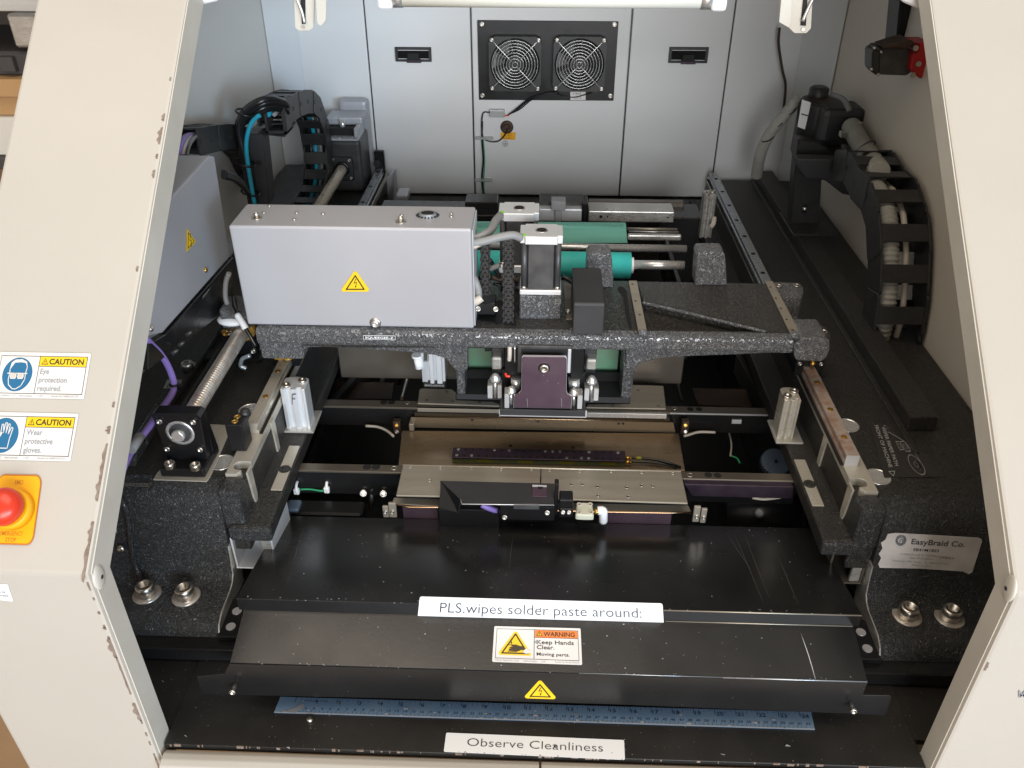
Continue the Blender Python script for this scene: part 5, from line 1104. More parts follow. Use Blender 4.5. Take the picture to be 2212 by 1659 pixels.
for (l0, r0), (l1, r1) in zip(Q, Q[1:]): b.face([l0, l1, r1, r0], True)
bmesh.ops.remove_doubles(b.bm, verts=b.bm.verts[:], dist=1e-5); finish(b, 'paper_web', 'paper', wr)
hroll(1000, 1345, 484, 498, 1.50, 'paper', 'paper_roll')
hroll(1355, 1463, 492, 498, 1.52, 'tan', 'guide_rod'); hroll(1358, 1465, 499, 503, 1.50, 'steel', 'guide_rod')
b = MB(); bpx(b, 1356, 508, 1472, 520, 1.47, .01, .003, 2); finish(b, 'slotted_bar', 'alu', wr)
finish(MB().box(at(1483,550,y=1.3).x, at(1493,550,y=1.3).x, 1.22, 1.60, 1.06, 1.14, .002), 'end_plate', 'black', wr)
finish(MB().box(-.335, at(1483,550,y=1.3).x, 1.205, 1.225, 1.02, 1.15, .002), 'cross_plate', 'tandk', wr)
rb = thing('rear_cross_beam', 'dark rear cross beam with silver covers in front of the back doors', 'beam', (0, 1.66, 1.0))
finish(MB().box(-.335, .335, 1.64, 1.72, 1.00, 1.145, .002), 'beam', 'black', rb)
for rect, m, Y_ in (((1165,452,1257,478),'alu2',1.62), ((1271,457,1456,480),'alu',1.62)):
    b = MB(); bpx(b, *rect, Y_, .05, .002, 2); o = finish(b, 'silver_cover', m, rb)
    if rect[0] > 1200:
        for q in ((1298,468),(1312,468),(1443,470)): p = at(*q, y=Y_-.0006); finish(MB().cyl(p, p+V((0,-.0004,0)), .0032 if q[0] < 1305 else .0018, 12), 'cover_hole', 'hole', o)
b = MB(); bpx(b, 1191, 436, 1222, 455, 1.61, .03, .001); bpx(b, 1199, 455, 1213, 479, 1.612, .012, .001); finish(b, 'centre_bracket', 'boxgrey', rb)
b = MB(); bpx(b, 1259, 440, 1270, 480, 1.612, .05, .002); finish(b, 'dark_divider', 'anod', rb)
b = MB(); bpx(b, 1165, 437, 1262, 452, 1.64, .05, .002); finish(b, 'upper_rail', 'motor', rb)
b = MB(); bpx(b, 1272, 437, 1478, 455, 1.70, .02, .002); finish(b, 'upper_rail', 'tandk', rb)
b = MB(); bpx(b, 1005, 437, 1075, 480, 1.66, .05, .002); finish(b, 'dark_cover', 'black', rb)
b = MB(); bpx(b, 855, 422, 880, 437, 1.78, .05, .004, 2); finish(b, 'end_block', 'boxgrey', rb)

# ================================================================ hinged front cover
co = thing('front_cover', 'large dusty black stepped sheet metal cover across the front of the machine', 'cover', (0, .78, .95))
xL, xR = -.3565, .3905
yA, zA = .888, .990; yB2, zB2 = .696, 1.0300; zC2 = 1.0105; yD, zD = .632, .9925
def ypr(pts, x0, x1, nm, m='black', b=.0008): return finish(MB().prism([(x0, y, z) for y, z in pts], (x1-x0,0,0), b), nm, m, co)
n_ = V((0, zB2-zA, -(yB2-yA))).normalized()
ypr([(yA,zA),(yB2,zB2),(yB2+.0003,zB2-.0018),(yA,zA-.0018)], xL, xR, 'top_sheet', b=.0005)
ypr([(yB2,zB2-.0004),(yB2-.0001,zC2),(yB2+.0015,zC2),(yB2+.0015,zB2-.0015)], xL+.0005, xR-.0005, 'riser', b=.0004)
ypr([(yB2+.0012,zC2+.0003),(yD,zD),(yD+.0004,zD-.0016),(yB2+.0012,zC2-.0014)], xL+.006, xR-.006, 'lower_sheet', b=.0004)
FL = ((425,1462),(484,1456),(487,1449),(484,1437),(1170,1457),(1862,1478),(1871,1483),(1864,1502),(1924,1503),(1926,1507),(1915,1543),(1910,1545),(1300,1521),(800,1508),(440,1500),(436,1498))
P = [at(*q, y=yD-.0022) for q in FL]; P[3].z = P[4].z = P[5].z = zD+.0002; xq = xL+.006; P[3].x = xq; P[5].x = xR-.006
finish(MB().prism(P, (0,.0018,0), .0005), 'front_flange', 'black', co)
finish(MB().box(xL, xL+.0015, yB2+.004, yA-.01, .95, .990, .0004), 'side_skirt', 'black', co)
finish(MB().box(xR-.0015, xR, yB2+.004, yA-.01, .95, .990, .0004), 'side_skirt', 'black', co)
finish(MB().box(xL+.01, xR-.01, yA-.004, yA-.0024, .93, .988), 'rear_apron', 'anod', co)
finish(MB().box(xL+.02, xL+.05, yD+.02, yB2, .911, .99, .001), 'hinge_leg', 'anod', co); finish(MB().box(xR-.05, xR-.02, yD+.02, yB2, .911, .99, .001), 'hinge_leg', 'anod', co)
# bright worn folds
for (A_, B_, r_) in (((1410,1311),(1858,1325),.0007), ((1436,1349),(1850,1362),.0006), ((1640,1471.5),(1861,1478.5),.0007), ((1180,1458),(1640,1471.5),.0004), ((500,1289.5),(900,1297),.0003), ((484,1437),(900,1447),.00025)):
    pass
def fold(x0, x1, y, z, r_): finish(MB().tube([(x0, y, z), (x1, y, z)], r_, 6, 0), 'worn_fold', 'railblue' if y < .64 else 'tan', co)
xx = lambda px, py, y: at(px, py, y=y).x
fold(xx(1434,1311,yB2), xR-.001, yB2-.0002, zB2-.0006, .0008); fold(xx(1436,1350,yB2), xR-.008, yB2-.0006, zC2+.0006, .0007); fold(xx(1560,1468,yD), xR-.007, yD-.0010, zD+.0001, .0009); fold(xx(1250,1460,yD), xx(1560,1468,yD), yD-.0006, zD+.0001, .0005)
for q in ((503,1493),(1843,1534)):
    p = at(*q, y=yD-.012); finish(MB().screw(p, (0,-1,0), .0040, .003), 'screw_head', 'zinc', co); finish(MB().cyl(p, p+V((0,.012,0)), .0027, 12), 'standoff', 'motor', co)
# scratches and debris on the sheets
def sc(q0, q1, w=.0003):
    nrm = n_; pl_ = (V((0,yB2,zB2)), nrm) if q0[1] < 1300 else (V((0,yD,zD)), V((0, zC2-zD, -(yB2-yD))).normalized())
    a_ = at(*q0, pl=pl_); c_ = at(*q1, pl=pl_); finish(MB().tube([a_, a_.lerp(c_,.5)+V((random.uniform(-.001,.001),0,0)), c_], lambda u: w*(.3+math.sin(math.pi*u)), 4, 4), 'scratch', 'alu2' if w > .0004 else 'dull', co)
sc((1730,1368),(1762,1469),.00045)
for a_, c_ in (((1585,1150),(1648,1300)),((1608,1152),(1662,1290)),((1570,1152),(1622,1230)),((1680,1200),(1725,1306)),((1108,1160),(1100,1228)),((1290,1170),(1284,1225)),((655,1140),(620,1260)),((668,1150),(660,1180))): sc(a_, c_, .00028)
db = MB()
for k in range(150):
    f = random.random(); y = yA+(yB2-yA)*f if k < 80 else yB2+(yD-yB2)*f; z = (zA+(zB2-zA)*f if k < 80 else zC2+(zD-zC2)*f)+.0002; x = random.uniform(xL+.01, xR-.01); s_ = random.choice((.0003,.0004,.0005,.0009)); a = random.random()*6
    db.prism([(x+s_*math.cos(a+t)*random.uniform(.6,1.5), y+s_*math.sin(a+t), z) for t in (0,2,4)], (0,0,.0003))
for k in range(60):
    x = random.uniform(xL+.01, xR-.01); s_ = random.uniform(.0003,.0006); y = random.choice((yB2, yD))+random.uniform(-.0008,.004); z = (zB2 if y > .66 else zD)+.0004; db.prism([(x+s_*math.cos(t)*2, y+s_*math.sin(t), z) for t in (0,2,4)], (0,0,.0003))
finish(db, 'solder_crumbs', 'chipwhite', co)['kind'] = 'stuff'
# ---- signs on the cover
def label_on(pl_, TL, TR, BR, BL, W_, H_, off=.0006, **k):
    q = [at(*c, pl=pl_)+pl_[1]*off for c in (TL,TR,BR,BL)]; return Decal(*q, W_, H_, **k)
plr = (V((0, yB2-.001, 1.02)), V((0,-1,0)))
d = label_on(plr, (907,1288), (1431,1303), (1434,1350), (902,1336), 250, 22.5, .0002, r=2)
d.text('PLS.wipes solder paste around:', 22, 7.4, 10.6, 1, width=206, thin=-.008); d.mb.mi = 1
for q in ((15,2.0),(125,14.0)): d.disc(q[0], q[1], .7, 1, 1, 8)
solo(d.mb, 'text_label', ['white','ink'], 'long white label strip reading PLS.wipes solder paste around: on the black cover', 'label', d.c[0], 'white text strips')
nl = V((0, zC2-zD, -(yB2-yD))).normalized(); nl = nl if nl.z > 0 else -nl
plo = (V((0,yD,zD)), nl)
d = label_on(plo, (1068,1353), (1254,1358), (1257.5,1437), (1063,1430), 100, 44, .0003, r=1.5)
d.rect(3,4.5,97,41,1,1); d.rect(3.6,5.1,96.4,40.4,0,2); d.rect(46.2,4.5,46.9,41,1,3); d.rect(47.2,31.4,96.2,40.2,3,3); d.rect(46.9,30.8,96.4,31.4,1,3)
d.text('WARNING', 57, 33, 5.6, 5, 4, width=36, thin=.025)
d.poly([(49,33),(56,33),(52.5,39.3)], 5, 4); d.poly([(50.2,33.7),(54.8,33.7),(52.5,37.9)], 2, 5); d.line([(52.5,34.4),(52.5,36.6)], .8, 5, 6)
d.text('Keep Hands', 49.5, 23.2, 5, 4, 4, width=42, thin=.012); d.text('Clear.', 49.5, 17, 5, 4, 4, width=20, thin=.012); d.text('Moving parts.', 49.5, 9.2, 3.9, 4, 4, width=37, thin=.012)
d.poly([(8,8.5),(42,8.5),(43.5,11),(26.5,37.5),(23.5,37.5),(6.5,11)], 2, 3); d.line([(10.5,11),(39.5,11),(25,34.5)], 1.7, 5, 4, closed=True)
d.poly([(18,14),(29,13.4),(31.5,15),(35.5,15),(35.5,19.6),(31,19.8),(28,20.8),(21,20.4),(20.4,19.2),(24,18.8),(18.5,18.2),(18.5,17),(22,16.7),(18,16.2),(18,15.2)], 5, 5); d.line([(16.5,21),(27,21)], .8, 5, 5); d.line([(17,13),(27,13)], .8, 5, 5); d.line([(20.5,26.5),(20.5,22.8)], .8, 5, 5); d.poly([(19.2,24),(21.8,24),(20.5,21.8)], 5, 5)
d.poly([(35,11.5),(38,10.6),(42,11.6),(43,14),(39.5,15.6),(38.6,17),(36.6,16.4),(34.4,13.6)], 0, 7); d.poly([(46.9,25),(50,27.6),(52,26),(50.5,24.5),(48.6,23.6)], 6, 7)
d.text('Safety Systems, LLC', 3, 1.6, 1.7, 6, 2, width=27); d.text('labels.example', 35, 1.6, 1.7, 6, 2, width=15); d.text('11/01', 55, 1.6, 1.7, 6, 2); d.text('Reorder No. H1105-7WH2-PS', 70, 1.6, 1.7, 6, 2, width=27)
solo(d.mb, 'warning_label', ['stick','ink2','yellow','orange','ink2','brownink','logo'], 'rectangular orange WARNING Keep Hands Clear label with crushed hand triangle', 'warning label', d.c[0])
plf = (V((0,yD-.0024,.97)), V((0,-1,0)))
q = [at(*c, pl=plf) for c in ((1133,1469),(1200,1471),(1200,1510),(1134,1508))]
tri_sticker(*q, None, 'yellow high voltage triangle sticker on the flange of the black front cover')
# ---- ruler on the deck
zr = .9106
RC = [at(606,1506,z=zr), at(1752,1539,z=zr), at(1760,1577,z=zr), at(592,1540,z=zr)]
d = Decal(*RC, 640, 30, .0009)
ru = MB()
LI = 25.4*640/ (25.35*25.4)  # one inch in print units
x_in = 20.0
for k in range(0, 24*8+1):
    x = x_in+k*LI/8; h = 9 if k % 8 == 0 else (6.5 if k % 4 == 0 else (4.5 if k % 2 == 0 else 3)); w_ = .9 if k % 8 == 0 else .5
    d.rect(x-w_/2, 30-h, x+w_/2, 30, 1, 1)
for k in range(1, 25): d.text(str(k), x_in+k*LI+1.5, 19, 6.5, 1, 1, thin=.02)
for k in range(0, 62*2+1):
    x = x_in-6+k*5*LI/25.4; h = 5 if k % 2 == 0 else 3
    d.rect(x-.25, 2, x+.25, 2+h, 1, 1)
    if k % 2 == 0 and k: d.text(str(k//2), x+.8, 7.4, 4.2, 1, 1, thin=.02)
d.text('STAINLESS STEEL', 30, 22.5, 2.6, 1, 1, width=30)
d.rect(0,0,640,1.6,2,1)
for _ in range(46):
    x = random.uniform(2, 636); y = random.choice((random.uniform(0,4), random.uniform(0,28))); s_ = random.uniform(.8,3.2); a = random.random()*6
    d.poly([(x+s_*math.cos(a+t)*random.uniform(.5,1.6), max(.2,min(29.8,y+s_*.7*math.sin(a+t)))) for t in (0,1.6,3.1,4.6)], random.choice((2,2,3)), 2)
d.poly([(6,2),(26,0.4),(34,12),(30,20),(22,9),(12,4)], 3, 2)
solo(d.mb, 'steel_ruler', ['rulerblue','rulerink','chipwhite','railblue'], 'long blue grey steel ruler lying on the deck, worn and flaking at its edge', 'ruler', RC[3])
# ---- observe cleanliness strip
d = Decal(at(964,1583,z=.9106), at(1348,1599,z=.9106), at(1350,1641.5,z=.9106), at(958.5,1624,z=.9106), 185, 22, .0004, r=1.5)
d.text('Observe Cleanliness', 23, 7.6, 9.6, 1, width=140, thin=-.008)
for _ in range(9):
    x = random.uniform(5,120); d.poly([(x,0.1),(x+random.uniform(1,4),0.1),(x+1,random.uniform(.5,1.4))], 2, 1)
d.disc(172, 7, .5, 1, 1, 6); d.poly([(112,10),(114.5,9.5),(115,12),(113,13)], 1, 2)
solo(d.mb, 'text_label', ['white','ink','chip'], 'white label strip reading Observe Cleanliness at the front edge of the deck', 'label', d.c[0], 'white text strips')

# ================================================================ caution signs on the left column
ns = V((0, -.637, .770)); pls = (V((0, .567, 1.201)), ns)
def caution(TR, BR, picto, lines, label, mid, TRd=None):
    tr = at(*TR, pl=pls)+ns*.0006; br = at(*BR, pl=pls)+ns*.0006; up = (tr-br); wdt = up.length*1.94; left = V((-1,0,0))*wdt
    # follow the slight turn of the sticker on the panel
    left = V((-math.cos(.012), up.normalized().y*.0, 0))*wdt
    d = Decal(tr+left, tr, br, br+left, 114, 50, .0004, r=1.6)
    d.rect(3,4.6,111,46,1,1); d.rect(3.7,5.3,110.3,45.3,0,2); d.rect(51.6,4.6,52.3,46,1,3); d.rect(52.4,35,110.2,45.2,2,3); d.rect(52,34.3,110.3,35,1,3)
    d.text('CAUTION', 64, 37, 6.3, 5, 4, width=43, thin=.03); d.poly([(54.5,36.6),(63,36.6),(58.8,43.6)], 5, 4); d.poly([(55.9,37.4),(61.7,37.4),(58.8,42.3)], 2, 5); d.line([(58.8,38.2),(58.8,40.6)], .8, 5, 6)
    for i, l in enumerate(lines): d.text(l, 55, 26.4-i*9.2, 6.0, 4, 4, thin=.014)
    for t_, x_, w_ in (('Safety Systems, LLC', 4, 26), ('labels.example', 34, 16), ('11/03', 57, 6), ('Reorder No. H6000-KWCCPS', 74, 33)): d.text(t_, x_, 1.6, 2.0, 6, 2, width=w_)
    d.disc(27, 25.4, 18.5, 3, 3, 48)
    if picto == 'eye':
        H = [(17,31),(18,38),(22,41),(30,41.6),(36,39),(38,33),(37,26),(37.4,20),(34,13),(28,9.4),(24,9.6),(18.5,14),(17,20),(17.5,26)]; d.line(H, 1.0, 0, 4, closed=True)
        d.poly([(17.5,31),(18.5,38),(22,41),(30,41.6),(36,39),(37.6,34),(35,38),(29,38.6),(22,38),(19.4,34)], 0, 5)
        for cx in (22.5, 31.5): d.poly([(cx-4,23),(cx-3,20.4),(cx+3,20.4),(cx+4,23),(cx+3.4,27),(cx-3.4,27)], 0, 5); d.poly([(cx-2.9,23),(cx-2.2,21.4),(cx+2.2,21.4),(cx+2.9,23),(cx+2.4,26),(cx-2.4,26)], 7, 6)
        d.line([(15,26.4),(39,26.4)], 1.1, 0, 5)
    else:
        G = [(22,12),(35,12),(35.6,22),(37.5,33),(35.6,34),(33,27),(33.4,37),(31.4,37.6),(30,28),(29.4,38.6),(27.4,38.8),(26.8,28),(25.4,37),(23.4,36.8),(23.6,27),(22,24),(18,27),(16.6,25),(21,17)]
        d.line(G, 1.0, 0, 4, closed=True); d.poly([(10,14),(16,12),(22,20),(26,28),(24,29),(18,23),(13,30),(10,28)], 0, 5)
    o = solo(d.mb, 'caution_label', ['stick','ink2','yellow','blue','logo','brownink','logo','whitecable'], label, 'caution label', d.c[0], 'caution labels on the column')
caution((198,764), (182,863), 'eye', ('Eye', 'protection', 'required.'), 'upper CAUTION label with face and goggles reading Eye protection required', None)
caution((171,894), (153,997), 'glove', ('Wear', 'protective', 'gloves.'), 'lower CAUTION label with gloved hands reading Wear protective gloves', None)
# ---- emergency off
tr = at(93,1027,pl=pls)+ns*.0006; br = at(72,1178,pl=pls)+ns*.0006; wd = (tr-br).length*.64
em = thing('emergency_stop', 'red mushroom emergency stop button on a yellow plate at the left column', 'stop button', br)
d = Decal(tr+V((-wd,0,0)), tr, br, br+V((-wd,0,0)), 100, 98, .0010, r=14)
d.poly(d.round(2,2,98,96,12), 1, 1); d.text('EMO', 50, 84, 6.5, 2, 2, width=19, center=True, thin=.01); d.text('EMERGENCY', 50, 12.5, 6, 2, 2, width=52, center=True, thin=.01); d.text('STOP', 50, 3.6, 6, 2, 2, width=24, center=True, thin=.01)
finish(d.mb, 'backplate', ['orangeink','amber','orangeink'], em)
c = d.p(50, 48, 3)
finish(MB().lathe(c, ns, [(0,.0200),(.008,.0196),(.010,.0180)], 36), 'collar', 'amber', em)
finish(MB().lathe(c+ns*.010, ns, [(0,.010),(.008,.010)], 24), 'button_stem', 'redplate', em)
finish(MB().lathe(c+ns*.013, ns, [(0,.0165),(.003,.0185),(.008,.0188),(.013,.0172),(.017,.0125),(.019,.006),(.0193,.001)], 36), 'mushroom_head', 'red', em)
# small white plate at the far left edge and lettering on the right column
d = Decal(at(-30,1262,y=.5665), at(17,1262,y=.5665), at(29,1299,y=.5665), at(-30,1292,y=.5665), 40, 30, .0004, r=2); d.text('Asm. in USA', 14, 14, 4.5, 1, width=18); d.text('Corporation', 12, 8, 4.5, 1, width=24)
solo(d.mb, 'data_label', ['white','ink'], 'small white data label cut off by the left picture edge', 'label', d.c[0])
d = Decal(at(2196,1470,y=.5695), at(2250,1470,y=.5695), at(2250,1512,y=.5695), at(2196,1512,y=.5695), 50, 40, slab=False); d.text('M', 4, 6, 14, 0, width=14, thin=.02)
solo(d.mb, 'door_lettering', ['logo'], 'pale grey letter printed on the right column near the picture edge', 'lettering', d.c[0])

# ================================================================ left: grey electronics box, chains, cables
def dragchain(name, label, cat, x0, x1, path, h, nl, group, inner=True):
    t = thing(name, label, cat, V(((x0+x1)/2, path[len(path)//2][0], path[len(path)//2][1])), group)
    P = smooth_path([(0, y, z) for y, z in path], 12); D = [0]
    for a_, c_ in zip(P, P[1:]): D.append(D[-1]+(c_-a_).length)
    def pt(s_):
        s_ = max(0, min(D[-1], s_))
        for i in range(len(D)-1):
            if D[i+1] >= s_: return P[i].lerp(P[i+1], (s_-D[i])/max(1e-9, D[i+1]-D[i]))
        return P[-1]
    L_ = D[-1]/nl
    for k in range(nl):
        a_ = pt(k*L_-.004); c_ = pt((k+1)*L_+.004); tn = (c_-a_).normalized(); nr = V((0, -tn.z, tn.y)); m_ = (a_+c_)/2
        o = None
        for xs, off in ((x0, 0), (x1-.004, 0)):
            b = MB()
            ext = .0012*(k % 2)*(1 if xs == x0 else -1)
            pts = [a_+nr*h*.42, a_+tn*.006+nr*h*.5, c_-tn*.006+nr*h*.5, c_+nr*h*.42, c_-nr*h*.42, c_-tn*.006-nr*h*.5, a_+tn*.006-nr*h*.5, a_-nr*h*.42]
            b.prism([V((xs+ext, p.y, p.z)) for p in pts], (.004,0,0), .0006)
            o2 = finish(b, 'chain_link' if o is None else 'side_plate', 'plastic', o or t); o = o or o2
        for sg in (1, -1):
            c0 = m_+nr*h*.47*sg; q = [c0-tn*L_*.24, c0+tn*L_*.24, c0+tn*L_*.24-nr*sg*.003, c0-tn*L_*.24-nr*sg*.003]
            finish(MB().prism([V((x0+.004, p.y, p.z)) for p in q], (x1-x0-.008,0,0), .0005), 'cross_bar', 'plastic', o)
        for xs in (x0-.0006, x1+.0002):
            bb_ = MB(); bb_.cyl((xs, a_.y+tn.y*.008, a_.z+tn.z*.008), (xs+.0006, a_.y+tn.y*.008, a_.z+tn.z*.008), .0045, 12)
            finish(bb_, 'hinge_boss', 'dustblack', o)
    return t, P
pathL = [(1.545,1.372),(1.66,1.362),(1.765,1.338),(1.825,1.290),(1.842,1.225),(1.812,1.160),(1.72,1.130),(1.58,1.128),(1.46,1.128)]
t, PL = dragchain('drag_chain', 'black drag chain arching behind the silver cover box with blue hoses inside', 'drag chain', -.523, -.468, pathL, .046, 15, 'black drag chains')
for dx, r_, m in ((.022,.0050,'bluecable'),(.034,.0036,'greycable'),(.012,.0045,'rubber')):
    finish(MB().tube([V((-.523+dx, p.y, p.z)) for p in PL[::3]], r_, 8, 0), 'hose', m, t)
pathL2 = [(1.335,1.385),(1.42,1.366),(1.51,1.342),(1.58,1.312),(1.625,1.262),(1.64,1.20)]
dragchain('drag_chain', 'short straight black drag chain behind the grey box at the left wall', 'drag chain', -.604, -.552, pathL2, .044, 8, 'black drag chains')
cb = thing('cable_bundle', 'thick bundle of black cables and a blue hose curving out of the drag chain', 'cables', at(540,430,y=1.5))
base_pts = [(618,222,1.55),(590,214,1.52),(564,219,1.5),(534,238,1.5),(518,264,1.5),(517,293,1.5),(527,331,1.5),(536,375,1.5),(545,436,1.5)]
for k, (ox, oy) in enumerate(((0,0),(9,5),(-8,-2),(5,15),(12,20),(-7,9),(15,11))):
    finish(MB().tube([at(x+ox*(.4 if i > 1 else .3), y+oy*(1 if i < 4 else .3)+ (0), y=Y_+.004*k-.01) for i, (x, y, Y_) in enumerate(base_pts)], .0062 if k % 2 else .0054, 8), 'black_cable', 'rubber', cb)
finish(MB().tube([at(*q, y=1.486) for q in ((562,249),(553,254),(540,272),(532,308),(535,352),(545,414),(550,440))], .0040, 10), 'blue_hose', 'bluecable', cb)
for q in ((530,243),(531,352),(541,415)): p = at(*q, y=1.485); finish(MB().ring(p, (.3,0,1), .0165, .0018, 16, 6), 'cable_tie', 'anod', cb)
cs = thing('chain_support', 'upright dark steel plate holding the open end of the drag chain', 'support', at(560,440,y=1.53))
b = MB(); b.prism([at(*q, y=1.52) for q in ((532,289),(567,290),(583,440),(552,440))], (0,.04,0), .002); finish(b, 'upright', 'dustblack', cs)
b = MB(); b.prism([V((p.x,p.y,p.z)) for p in [at(*q, z=1.335) for q in ((534,284),(560,262),(640,262),(616,293),(612,293))]], (0,0,-.003), .0008); finish(b, 'shelf', 'motor', cs)
b = MB(); a0 = at(568,243,y=1.535); a1 = at(622,290,y=1.535)
for bx_ in ((a0.x, a0.x+.005, a1.z, a0.z), (a1.x-.008, a1.x, a1.z, a0.z+.02), (a0.x, a1.x, a1.z, a1.z+.006)): b.box(bx_[0], bx_[1], 1.535, 1.575, bx_[2], bx_[3], .001)
finish(b, 'clamp_frame', 'plastic', cs); p = at(560,352,y=1.519); finish(MB().cyl(p, p-V((0,.001,0)), .005, 12), 'slot_hole', 'hole', cs)
for q0, q1 in (((626,370),(656,376)), ((611,388),(651,396))):
    b = MB(); bpx(b, q0[0], q0[1], q1[0], q1[1], 1.93, .01, .0008); finish(b, 'pale_bracket', 'boxgrey', RL)
b = MB(); b.box(-.60, -.525, 1.55, 1.93, 1.1135, 1.150, .003, 2); finish(b, 'junction_cover', 'anod', RL)
# grey box at the left
XG = -.478
eb = thing('electronics_box', 'silver grey box with sloping cut front standing on the left casting', 'box', (XG-.06, 1.05, 1.25))
A = [at(*q, x=XG) for q in ((452,336),(464,338),(497,555),(352,719))]
f0 = A[0]; fl = f0+(at(363,433,x=XG)-f0)*1.55; lo = A[3]; lo2 = lo + (lo-A[2])*.03
Pg = [A[0], A[1], A[2], A[3], V((XG, lo.y-.045, lo.z+.02)), V((XG, fl.y, fl.z))]
b = MB(); b.prism(Pg, (-.125,0,0), .003, 2); finish(b, 'box_shell', 'boxgrey', eb)
d_ = px4((402,494),(422,500),(422,545),(402,545), x=XG+.0006)
T3 = [at(404,494,x=XG+.0008), at(403,544,x=XG+.0008), at(422,522,x=XG+.0008)]
b = MB(); b.prism(T3, (.0004,0,0)); cc = sum(T3, V())/3
b.mi = 1; b.prism([cc+(p-cc)*.74+V((.0005,0,0)) for p in T3], (.0002,0,0)); b.mi = 0; b.prism([cc+(p-cc)*.58+V((.0008,0,0)) for p in T3], (.0002,0,0)); b.mi = 1
b.tube([cc+V((.0011,.004,.008)), cc+V((.0011,-.002,.001)), cc+V((.0011,.002,0)), cc+V((.0011,-.002,-.008))], .0006, 4, 0)
solo(b, 'warning_sticker', ['yellow','brownink'], 'yellow high voltage triangle sticker on the side of the grey box behind the left column', 'sticker', T3[0], 'triangular voltage stickers')
for q in ((327,710),(403,370),(445,583)):
    p = at(*q, x=XG+.0008 if q[0] != 403 else XG-.03); finish(MB().ball(p, .0042, (.6,1,1), 8), 'screw', 'brass' if q[0] == 445 else 'zinc', eb)
p = at(398,372,x=-.52); finish(MB().ring((p.x,p.y-.0,p.z+.012), (0,-.4,1), .017, .0035, 20, 6), 'grommet', 'anod', eb)
for k, (ox, m, r_) in enumerate(((0,'purplecable',.0050),(10,'whitecable',.0032),(15,'rubber',.0036),(19,'greycable',.0034))):
    finish(MB().tube([at(386+ox,354,x=-.53), at(384+ox,335,x=-.535), at(390+ox,312,x=-.54), at(402+ox,296,x=-.555), at(420+ox*.5,292,x=-.57)], r_, 8), 'cable', m, eb)
for k in range(3): finish(MB().tube([at(483,372+5*k,x=-.49), at(505,380+4*k,x=-.495), at(525,398+3*k,x=-.50), at(538,422,x=-.505)], .0042, 8), 'cable', 'rubber', eb)
bk_ = MB(); P = [at(*q, x=-.487) for q in ((505,555),(360,722),(322,745),(322,800),(505,660))]; bk_.prism([V((-.50,p.y,p.z)) for p in P], (.012,0,0), .001); finish(bk_, 'mount_bracket', 'black', eb)
d = Decal(*[at(*q, x=-.4872) for q in ((436,640),(456,616),(453,628),(434,652))], 24, 8, .0003); d.text('TENS7-1', 2, 2.4, 4.5, 1, width=20); finish(d.mb, 'tag', ['ink2','decalline'], eb)
for q in ((386,745),(372,762),(403,722)): p = at(*q, x=-.484); finish(MB().cyl(p, p+V((.008,0,.004)), .004, 12, .0015), 'spike', 'motor', eb)
# violet cable along the left
vc2 = solo(MB().tube([at(*q, x=-.492) for q in ((313,730),(345,762),(365,795),(376,829),(372,850),(358,872),(342,892),(322,922),(297,955),(278,985),(264,1018),(255,1050))], .0044, 10), 'violet_cable', 'purplecable', 'violet cable hanging in a long curve over the left casting', 'cable', at(350,900,x=-.5))
tiec = thing('cable_ties', 'black cable ties holding the violet cable at the left', 'cable ties', at(370,830,x=-.5))
for q, dr in (((376,831),(0,.2,1)),((300,951),(0,.8,.5))): finish(MB().ring(at(*q, x=-.492), dr, .0056, .0016, 14, 6), 'tie', 'anod', tiec); p = at(q[0]+8, q[1]+5, x=-.488); finish(MB().box(p.x-.002,p.x+.006,p.y-.003,p.y+.003,p.z-.004,p.z+.003,.0008), 'tie_head', 'anod', tiec)
b = MB(); b.tube([at(283,972,x=-.482), at(303,942,x=-.482)], .006, 8, 0); finish(b, 'clear_sleeve', 'greycable', tiec)
# dotted perforated strip on the dark side
b = MB()
for k in range(24):
    q = (300+(375-300)*k/23, 930-(930-815)*k/23); p = at(*q, x=-.53); b.ball(p, .0013, n=5)
finish(b, 'perforation_dots', 'motor', RL)['kind'] = 'stuff'
# nut bracket of the ball screw under the gantry
nb = thing('ball_nut_bracket', 'black nut bracket with brass fittings where the ball screw enters the gantry', 'bracket', (sx, 1.13, 1.12))
b = MB(); bpx(b, 478, 712, 548, 768, 1.135, .03, .003, 2); finish(b, 'bracket_body', 'anod', nb)
for q, r_, m in (((488,717),.006,'brass'),((498,717),.005,'zinc'),((505,756),.004,'zinc'),((548,757),.0045,'zinc')): p = at(*q, y=1.134); finish(MB().screw(p, (0,-1,0), r_, .005), 'fitting', m, nb)
finish(MB().lathe((sx, 1.134, sz), (0,-1,0), [(0,.019),(.012,.018),(.012,.013)], 24), 'ball_nut', 'grease', nb)
p = at(503,690,y=1.12); finish(MB().ball(p, 1, (.024,.018,.008), 10), 'white_disc', 'white', nb)
finish(MB().tube([at(510,676,y=1.09), at(520,692,y=1.08), at(530,708,y=1.075), at(543,730,y=1.07), at(553,748,y=1.068)], .0030, 8), 'tagged_cable', 'rubber', nb)
finish(MB().tube([at(512,680,y=1.088), at(524,698,y=1.078), at(531,710,y=1.074)], .0052, 8), 'cable_tag', 'white', nb)
finish(MB().tube([at(540,768,y=1.07), at(524,775,y=1.07), at(520,790,y=1.07), at(532,796,y=1.07)], .0034, 8), 'grey_pipe', 'railblue', nb)
b = MB(); bpx(b, 440, 775, 565, 800, 1.12, .03, .003); finish(b, 'lower_plate', 'anod', nb)
